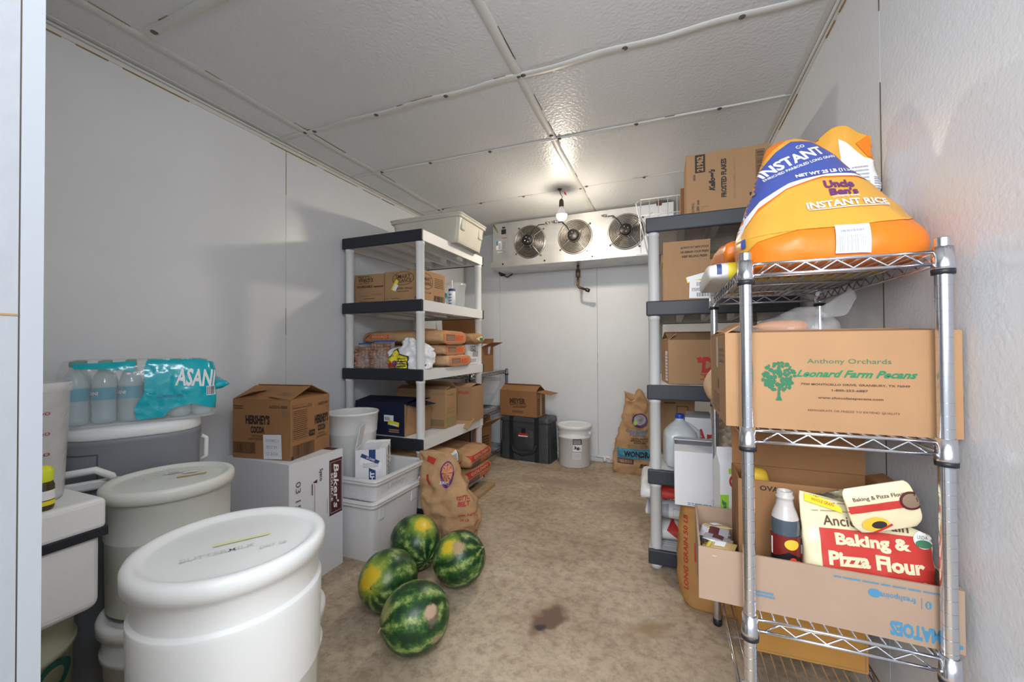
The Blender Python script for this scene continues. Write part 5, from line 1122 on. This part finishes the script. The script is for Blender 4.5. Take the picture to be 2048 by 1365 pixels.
# second shelf: pecan carton
def pec(P):
    P.text('Anthony Orchards', .560, .705, .35, .062, mat('forest_green_print', (.055, .16, .075), .6), bold=.004); P.text('Leonard Farm Pecans', .585, .585, .50, .072, mat('bright_green_print', (.01, .20, .085), .6), bold=.03, shear=.45)
    P.text('7900 MONTICELLO DRIVE, GRANBURY, TX 76049', .58, .475, .45, .024, INKB, bold=.02); P.text('1-800-253-6887', .565, .42, .15, .022, INKB, bold=.02); P.text('www.chocolatepecans.com', .565, .34, .27, .028, INKB, bold=.02); P.text('REFRIGERATE OR FREEZE TO EXTEND QUALITY', .575, .21, .38, .022, INKB, bold=-.002)
    G_ = mat('tree_green_print', (.02, .15, .07), .6); rnd = random.Random(3)
    P.poly([(.240, .30), (.270, .30), (.262, .34), (.260, .46), (.251, .46), (.249, .34)], G_)
    for i in range(150):
        a = rnd.random()*2*pi; r = rnd.random()**.55; cx = .255+.078*r*cos(a); cy = .535+.165*r*sin(a)*(.8 if sin(a) < 0 else 1); s = .006+.006*rnd.random(); P.k = 1+i*.015
        P.poly([(cx+s*cos(q*1.256+a)*(.6+.6*rnd.random()), cy+s*2.2*sin(q*1.256+a)*(.6+.6*rnd.random())) for q in range(5)], G_)
def pecl(P): P.rect(.46, .60, .60, .98, mat('shiny_tape', (.50, .38, .27), .3)); P.rect(.47, .34, .60, .46, INKG); P.lines(.62, .68, .92, .88, 3, INKG); P.lines(.22, .06, .62, .30, 4, INKG, .5)
carton('kraft pecan orchard carton with a green tree print on the chrome rack', (.332, 1.238, .8885), (.418, .345, .216), 0, mat('warm_kraft_cardboard', (.41, .235, .122), .85, var=.05, bump=.12, bscale=90, spec=.2), flaps={'-y': (3, .165), '+y': (4, .16), '-x': (32, .06)}, prints={'front': pec, 'left': pecl})
PB = thing('produce_bag', 'thin clear produce bag with an orange vegetable tip on the pecan carton', 'bag', (.325, 1.32, 1.112), rz=10)
b = MB(); b.loft([(0, 0, 0, .20, .10, 2.4), (.006, 0, 0, .22, .12, 2.4), (.03, .01, 0, .19, .10, 2.2), (.05, .02, 0, .12, .06, 2), (.07, .035, 0, .05, .03, 2)], FILM, 50, 26, amp=.010, fr=14, seed=5, ridge=1)
b.loft([(0, 0, 0, .03, .012, 2), (.05, .01, 0, .05, .006, 2), (.10, -.01, .005, .03, .006, 2)], FILM, 24, 12, M=Matrix.Translation((.06, 0, .055)) @ Matrix.Rotation(R(65), 4, 'Y'), amp=.008, fr=20); b.build('film_bag', PB)
CR = mat('carrot_orange', (.72, .30, .09), .45)
b = MB(); b.loft([(0, 0, 0, .002, .002, 2), (.03, 0, 0, .006, .006, 2), (.045, 0, 0, .022, .022, 2), (.10, 0, 0, .034, .034, 2), (.15, 0, 0, .03, .03, 2), (.16, 0, 0, .004, .004, 2)], CR, 20, 20, amp=.001, fr=40, M=LAY); lone(b, 'carrot', 'single pale orange carrot inside the clear produce bag', 'carrot', (.198, 1.302, 1.130), rz=10)
b = MB(); b.loft([(0, 0, 0, .05, .05, 2), (.006, 0, 0, .095, .095, 2), (.05, 0, 0, .128, .128, 2), (.09, 0, 0, .10, .10, 2), (.12, 0, 0, .05, .05, 2), (.135, 0, 0, .018, .018, 2)], mat('pale_squash_skin', (.62, .42, .25), .45, var=.08), 36, 20, amp=.002, fr=12); lone(b, 'squash', 'pale tan squash peeping out left of the pecan carton', 'squash', (.172, 1.535, .8885))
# behind the tray: salad carton, egg tray, blue lid
SC = thing('salad_carton', 'tall white drink style carton with green lettering behind the tomato tray', 'carton', (.168, 1.44, .4665), rz=12)
b = MB(); b.box((-.032, -.032, 0), (.032, .032, .235), WHITE); b.add([(-.032, -.032, .235), (.032, -.032, .235), (.032, .032, .235), (-.032, .032, .235), (-.032, 0, .27), (.032, 0, .27), (-.032, 0, .287), (.032, 0, .287)], [(0, 1, 5, 4), (2, 3, 4, 5), (0, 4, 3), (1, 2, 5), (4, 5, 7, 6)], WHITE)
P = Print(b, (-.032, -.032, 0), (1, 0, 0), (0, 0, 1), .064, .235); P.rect(0, .1, .38, .62, CREAM if False else LIME); P.text('Leaf', .17, .38, .34, .20, GREEN, rot=90, bold=.05); P.ell(.62, .80, .22, .085, RED); P.text('OK', .62, .80, .26, .06, LABEL); P.rect(.38, .90, .66, .97, LIME); P.rect(.85, .05, .96, .7, mat('mint_print', (.35, .55, .40), .6)); b.build('carton_body', SC)
JR = thing('glass_jar', 'round white labelled tub with green stripes beside the salad carton', 'tub', (.262, 1.45, .4665))
b = MB(); b.lathe([(0, 0), (.036, 0), (.040, .01), (.042, .22), (.044, .225), (.044, .238), (.030, .250), (0, .253)], PLAS_Y, n=32)
for z in (.165, .185, .20): b.lathe([(.0425, z), (.0426, z+.008)], GREEN, n=32)
b.build('tub_body', JR)
ET = thing('egg_tray', 'grey-tan pulp egg tray tilted on top of the plain white carton', 'egg tray', (.300, 1.79, .662), rz=4)
b = MB(); n = 36; Mt = Matrix.Rotation(R(42), 4, 'X'); vs = [(x_/n*.26-.13, y_/n*.20, .014*sin(x_/n*2*pi*5)*sin(y_/n*2*pi*6)) for y_ in range(n+1) for x_ in range(n+1)]
fs = [(y_*(n+1)+x_, y_*(n+1)+x_+1, (y_+1)*(n+1)+x_+1, (y_+1)*(n+1)+x_) for y_ in range(n) for x_ in range(n)]
b.add(vs, fs, mat('pulp', (.52, .42, .33), .9, bump=.3, bscale=80), True, Mt); o = b.build('tray_body', ET); sm = o.modifiers.new('s', 'SOLIDIFY'); sm.thickness = .003
BC = thing('blue_cabbage_bag', 'dark blue crumpled bag beside the egg tray', 'bag', (.335, 1.94, .6525))
b = MB(); b.loft([(0, 0, 0, .12, .09, 2.3), (.03, 0, 0, .15, .11, 2.3), (.07, .0, 0, .12, .08, 2.2), (.10, .0, 0, .05, .03, 2)], mat('dark_blue_film', (.008, .03, .16), .25, bump=.8, bscale=20, bdist=.005), 40, 24, amp=.012, fr=18, seed=6, ridge=1.2); b.build('bag_body', BC)
b = MB(); b.loft([(0, 0, 0, .05, .05, 2), (.02, 0, 0, .07, .06, 2), (.045, 0, 0, .03, .03, 2)], mat('leaf_green', (.10, .24, .03), .5, var=.3, vscale=30), 24, 12, amp=.008, fr=24); lone(b, 'lettuce', 'small bunch of green leaves beside the dark blue bag', 'lettuce', (.225, 1.90, .6525))
# third shelf: tomato tray with things in it
TR = carton('long open tomato tray with upside down blue print on the chrome rack', (.302, 1.205, .4665), (.475, .275, .125), -1.5, KRAFT_P, inside=KIN, t=.005, prints={'front': lambda P: (P.text('TOMATOES', .874, .20, .235, .24, TEALB, rot=180, bold=.05), P.text('freshpoint', .785, .72, .12, .12, TEALB, rot=180), P.ell(.705, .72, .022, .07, TEALB), P.rect(.862, .60, .864, .78, TEALB), P.ell(.885, .68, .010, .06, TEALB, ring=.006), P.lines(.56, .88, .95, .92, 1, TEALB, .5), P.lines(.20, .28, .33, .40, 2, TEALB, .5))})
def ova(P): P.text('OVA', .22, .93, .13, .05, INK, bold=.02); P.text('AHUM', .86, .93, .14, .035, INK, rot=180); P.text('2', .40, .62, .05, .09, INKG)
def oval(P): P.lines(.40, .20, .55, .80, 1, INKG); P.text('DAIRY COPY', .5, .5, .45, .16, INKG, rot=-90, bold=0)
OB = carton('open brown carton with its lid flap raised, inside the tomato tray', (.323, 1.262, .4725), (.315, .150, .258), -1.5, KRAFT_D, flaps={'+y': (92, .16), '+x': (165, .035)}, prints={'front': ova, 'left': oval})
q = MB(); q.ell = None
q.lathe([(0, 0), (.018, 0), (.018, .004), (0, .004)], INK, (0, 0, 0), 20, M=Matrix.Translation((-.02, .0725, .40)) @ Matrix.Rotation(R(90), 4, 'X')); q.build('hand_hole', OB)
YP = thing('yellow_bag', 'golden yellow packet showing inside the open brown carton', 'packet', (.215, 1.262, .648), rz=10)
b = MB(); b.loft([(0, 0, 0, .07, .06, 3), (.02, 0, 0, .075, .065, 3), (.08, 0, 0, .06, .05, 2.5), (.095, 0, 0, .03, .03, 2)], GOLD, 30, 14, amp=.006, fr=20, seed=3); b.build('packet_body', YP)
# syrup bottle
BT = thing('syrup_bottle', 'dark red syrup bottle with a black label and no cap in the tomato tray', 'bottle', (.250, 1.118, .4725))
b = MB(); SYR = mat('syrup_glass', (.055, .075, .10), .15, coat=.5); NECK = mat('pale_bottle_neck', (.50, .46, .44), .3, coat=.3); LBB = mat('black_label', (.012, .010, .012), .35)
b.lathe([(0, 0), (.026, 0), (.029, .006), (.029, .010)], SYR, n=40); b.lathe([(.0292, .010), (.0292, .160)], LBB, n=40); b.lathe([(.029, .160), (.0292, .185), (.0285, .195), (.0275, .20)], SYR, n=40)
b.lathe([(.0275, .20), (.024, .213), (.0185, .228), (.0165, .240), (.0165, .244), (.0185, .246), (.0185, .251), (.0160, .253), (.0160, .262), (.014, .262), (.014, .25)], NECK, n=40)
P = Print(b, (-.029, -.1, 0), (1, 0, 0), (0, 0, 1), .058, .262, proj=True, ml=.005)
P.poly([(.0, .43), (.5, .50), (1, .44), (1, .63), (.0, .63)], mat('dark_red_label', (.16, .012, .012), .35)); P.poly([(.0, .06), (.4, .08), (1, .05), (1, .15), (.5, .13), (.0, .18)], mat('orange_label', (.75, .13, .02), .35)); P.ell(.60, .565, .24, .045, GOLD); P.ell(.64, .40, .16, .055, mat('blood_orange', (.62, .06, .02), .4)); P.ell(.80, .38, .14, .05, mat('blood_orange', (.62, .06, .02), .4)); P.ell(.80, .38, .09, .032, MAROON)
P.text('Blood Orange', .60, .30, .55, .035, LABEL, bold=.03, shear=.2); P.text('Gusto', .66, .22, .36, .042, LABEL, bold=.03, shear=.3); P.rect(.02, .45, .05, .60, LABEL)
b.build('bottle_body', BT)
CN = thing('food_can', 'green topped labelled can between the syrup bottle and the flour pouch', 'can', (.290, 1.155, .4725))
b = MB(); b.lathe([(0, 0), (.026, 0), (.0265, .004), (.0265, .150), (.025, .153), (0, .150)], LABEL, n=30); b.lathe([(.0268, .135), (.0268, .150)], GREEN, n=30); b.lathe([(.0268, .0), (.0268, .030)], GOLD, n=30)
P = Print(b, (-.027, -.1, 0), (1, 0, 0), (0, 0, 1), .054, .15, proj=True, ml=.005); P.poly([(.1, .72), (.6, .80), (.8, .62), (.4, .62)], RED); P.text('A PPER', .5, .50, .8, .08, INK, bold=.03); P.rect(.1, .26, .9, .42, RED); b.build('can_body', CN)
# flour pouch
FP = thing('flour_pouch', 'cream and red baking and pizza flour pouch folded over in the tomato tray', 'pouch', (.398, 1.112, .4725), rot=(0, 0, R(3)))
def pf(p): return V((p.x, p.y+.02*(p.z/.27)**2+.012*sin(p.x*24+p.z*9)*(p.z/.27), p.z+(.035*(-p.x/.12)+.02*cos(p.x*30) if p.z > .12 else 0)*max(0, p.z-.12)/.13*1.0))
b = MB(); b.loft([(0, 0, 0, .19, .045, 4), (.006, 0, 0, .225, .060, 3.4), (.06, 0, 0, .232, .070, 3), (.14, 0, 0, .235, .055, 2.6), (.19, 0, 0, .235, .028, 2.3), (.235, .0, 0, .235, .008, 2), (.25, .0, 0, .232, .003, 2)], CREAM, 90, 50, amp=.003, fr=14, seed=81, ridge=.8, flow=pf)
P = Print(b, (-.118, -.3, 0), (1, 0, 0), (0, 0, 1), .236, .26, proj=True, ml=.006)
P.rect(.13, .0, .98, .74, RED); P.text('Baking &', .54, .655, .58, .115, CREAM, bold=.045); P.text('Pizza Flour', .54, .52, .72, .115, CREAM, bold=.045); P.text('Ancient Grain', .50, .80, .66, .075, INKB, bold=.008); P.text('NET WT 5 LB', .74, .40, .34, .025, GOLD); P.ell(.925, .72, .07, .065, LABEL); P.ell(.925, .69, .06, .03, GREEN); P.text('USDA', .925, .74, .08, .03, GREENF)
for z in (.87, .93): P.lines(.08, z, .94, z+.012, 1, INKG, .4)
P.poly([(.02, .95), (.34, .86), (.34, .90), (.12, 1.0), (.03, 1.04)], YEL); P.text('WHOLE GRAIN', .18, .94, .2, .025, RED, rot=-16)
b.build('pouch_body', FP)
q = MB(); q.loft([(0, 0, 0, .10, .010, 2.2), (.02, .0, -.003, .125, .007, 5), (.06, .0, -.003, .125, .008, 6), (.085, .0, .002, .122, .006, 6), (.095, .0, .004, .108, .003, 5)], CREAM, 60, 30, amp=.003, fr=14, seed=82, ridge=.6, M=Matrix.Translation((.038, -.012, .208)) @ Matrix.Rotation(R(-16), 4, 'Y'))
P = Print(q, (-.030, -.3, .196), (cos(R(16)), 0, sin(R(16))), (-sin(R(16)), 0, cos(R(16))), .15, .11, proj=True, ml=.006)
P.rect(.02, .34, 1.0, .48, RED); P.text('Baking & Pizza Flour', .45, .58, .62, .09, INKB, bold=.01); P.ell(.80, .44, .14, .17, MAROON); P.ell(.80, .44, .11, .13, INKG); P.ell(.30, .10, .16, .13, GOLD); P.ell(.34, .08, .09, .07, INK); P.rect(.24, -.02, .5, .02, RED, 20)
q.build('folded_top', FP)
# condiment packets
G_P = 'silver and gold condiment packets in the tomato tray'
PM = [mat('silver_packet', (.52, .53, .58), .25, metal=.4, bump=.6, bscale=40, bdist=.003), mat('gold_packet', (.68, .50, .20), .3, metal=.2, bump=.6, bscale=40, bdist=.003)]
pk = []
for i, mt_ in enumerate(PM):
    b = MB(); b.loft([(-.034, 0, 0, .05, .0015, 4), (-.029, 0, 0, .052, .004, 4), (0, 0, 0, .054, .013, 3), (.029, 0, 0, .052, .004, 4), (.034, 0, 0, .05, .0015, 4)], mt_, 24, 12, M=LAY)
    P = Print(b, (-.03, -.026, .01), (1, 0, 0), (0, 1, 0), .06, .05, proj=True, ml=.01); P.rect(.3, .2, .7, .8, MAROON if i == 0 else WINK)
    if i: P.rect(.02, .1, .16, .9, YEL)
    pk.append(b)
i = 0; first = {}
for lay in range(7):
    for r_ in range(5):
        k = 1 if (r_+lay) % 3 == 1 else 0; loc = (.117+random.uniform(-.008, .008)+.0, 1.105+.040*r_, .476+.0150*lay); rot = (R(random.uniform(-14, 14)), R(random.uniform(-8, 8)), R(random.uniform(-20, 20)))
        lab = ('silver foil condiment packet heaped in the left end of the tomato tray', 'golden foil condiment packet heaped in the left end of the tomato tray')[k]
        if k not in first: o = lone(pk[k], 'condiment_packet', lab, 'packet', loc, group=G_P, rot=rot); first[k] = o
        else: o = first[k].copy(); COL.objects.link(o); o.location = loc; o.rotation_euler = rot
# bottom shelf: amber carton
carton('large amber brown carton on the lowest shelf of the chrome rack', (.338, 1.485, .1985), (.285, .29, .20), 2, mat('amber_cardboard', (.47, .235, .06), .85, var=.05, bump=.12, bscale=90, spec=.2), closed=True, prints={'front': lambda P: P.frame(.02, .03, .98, .97, INKG, .001)})
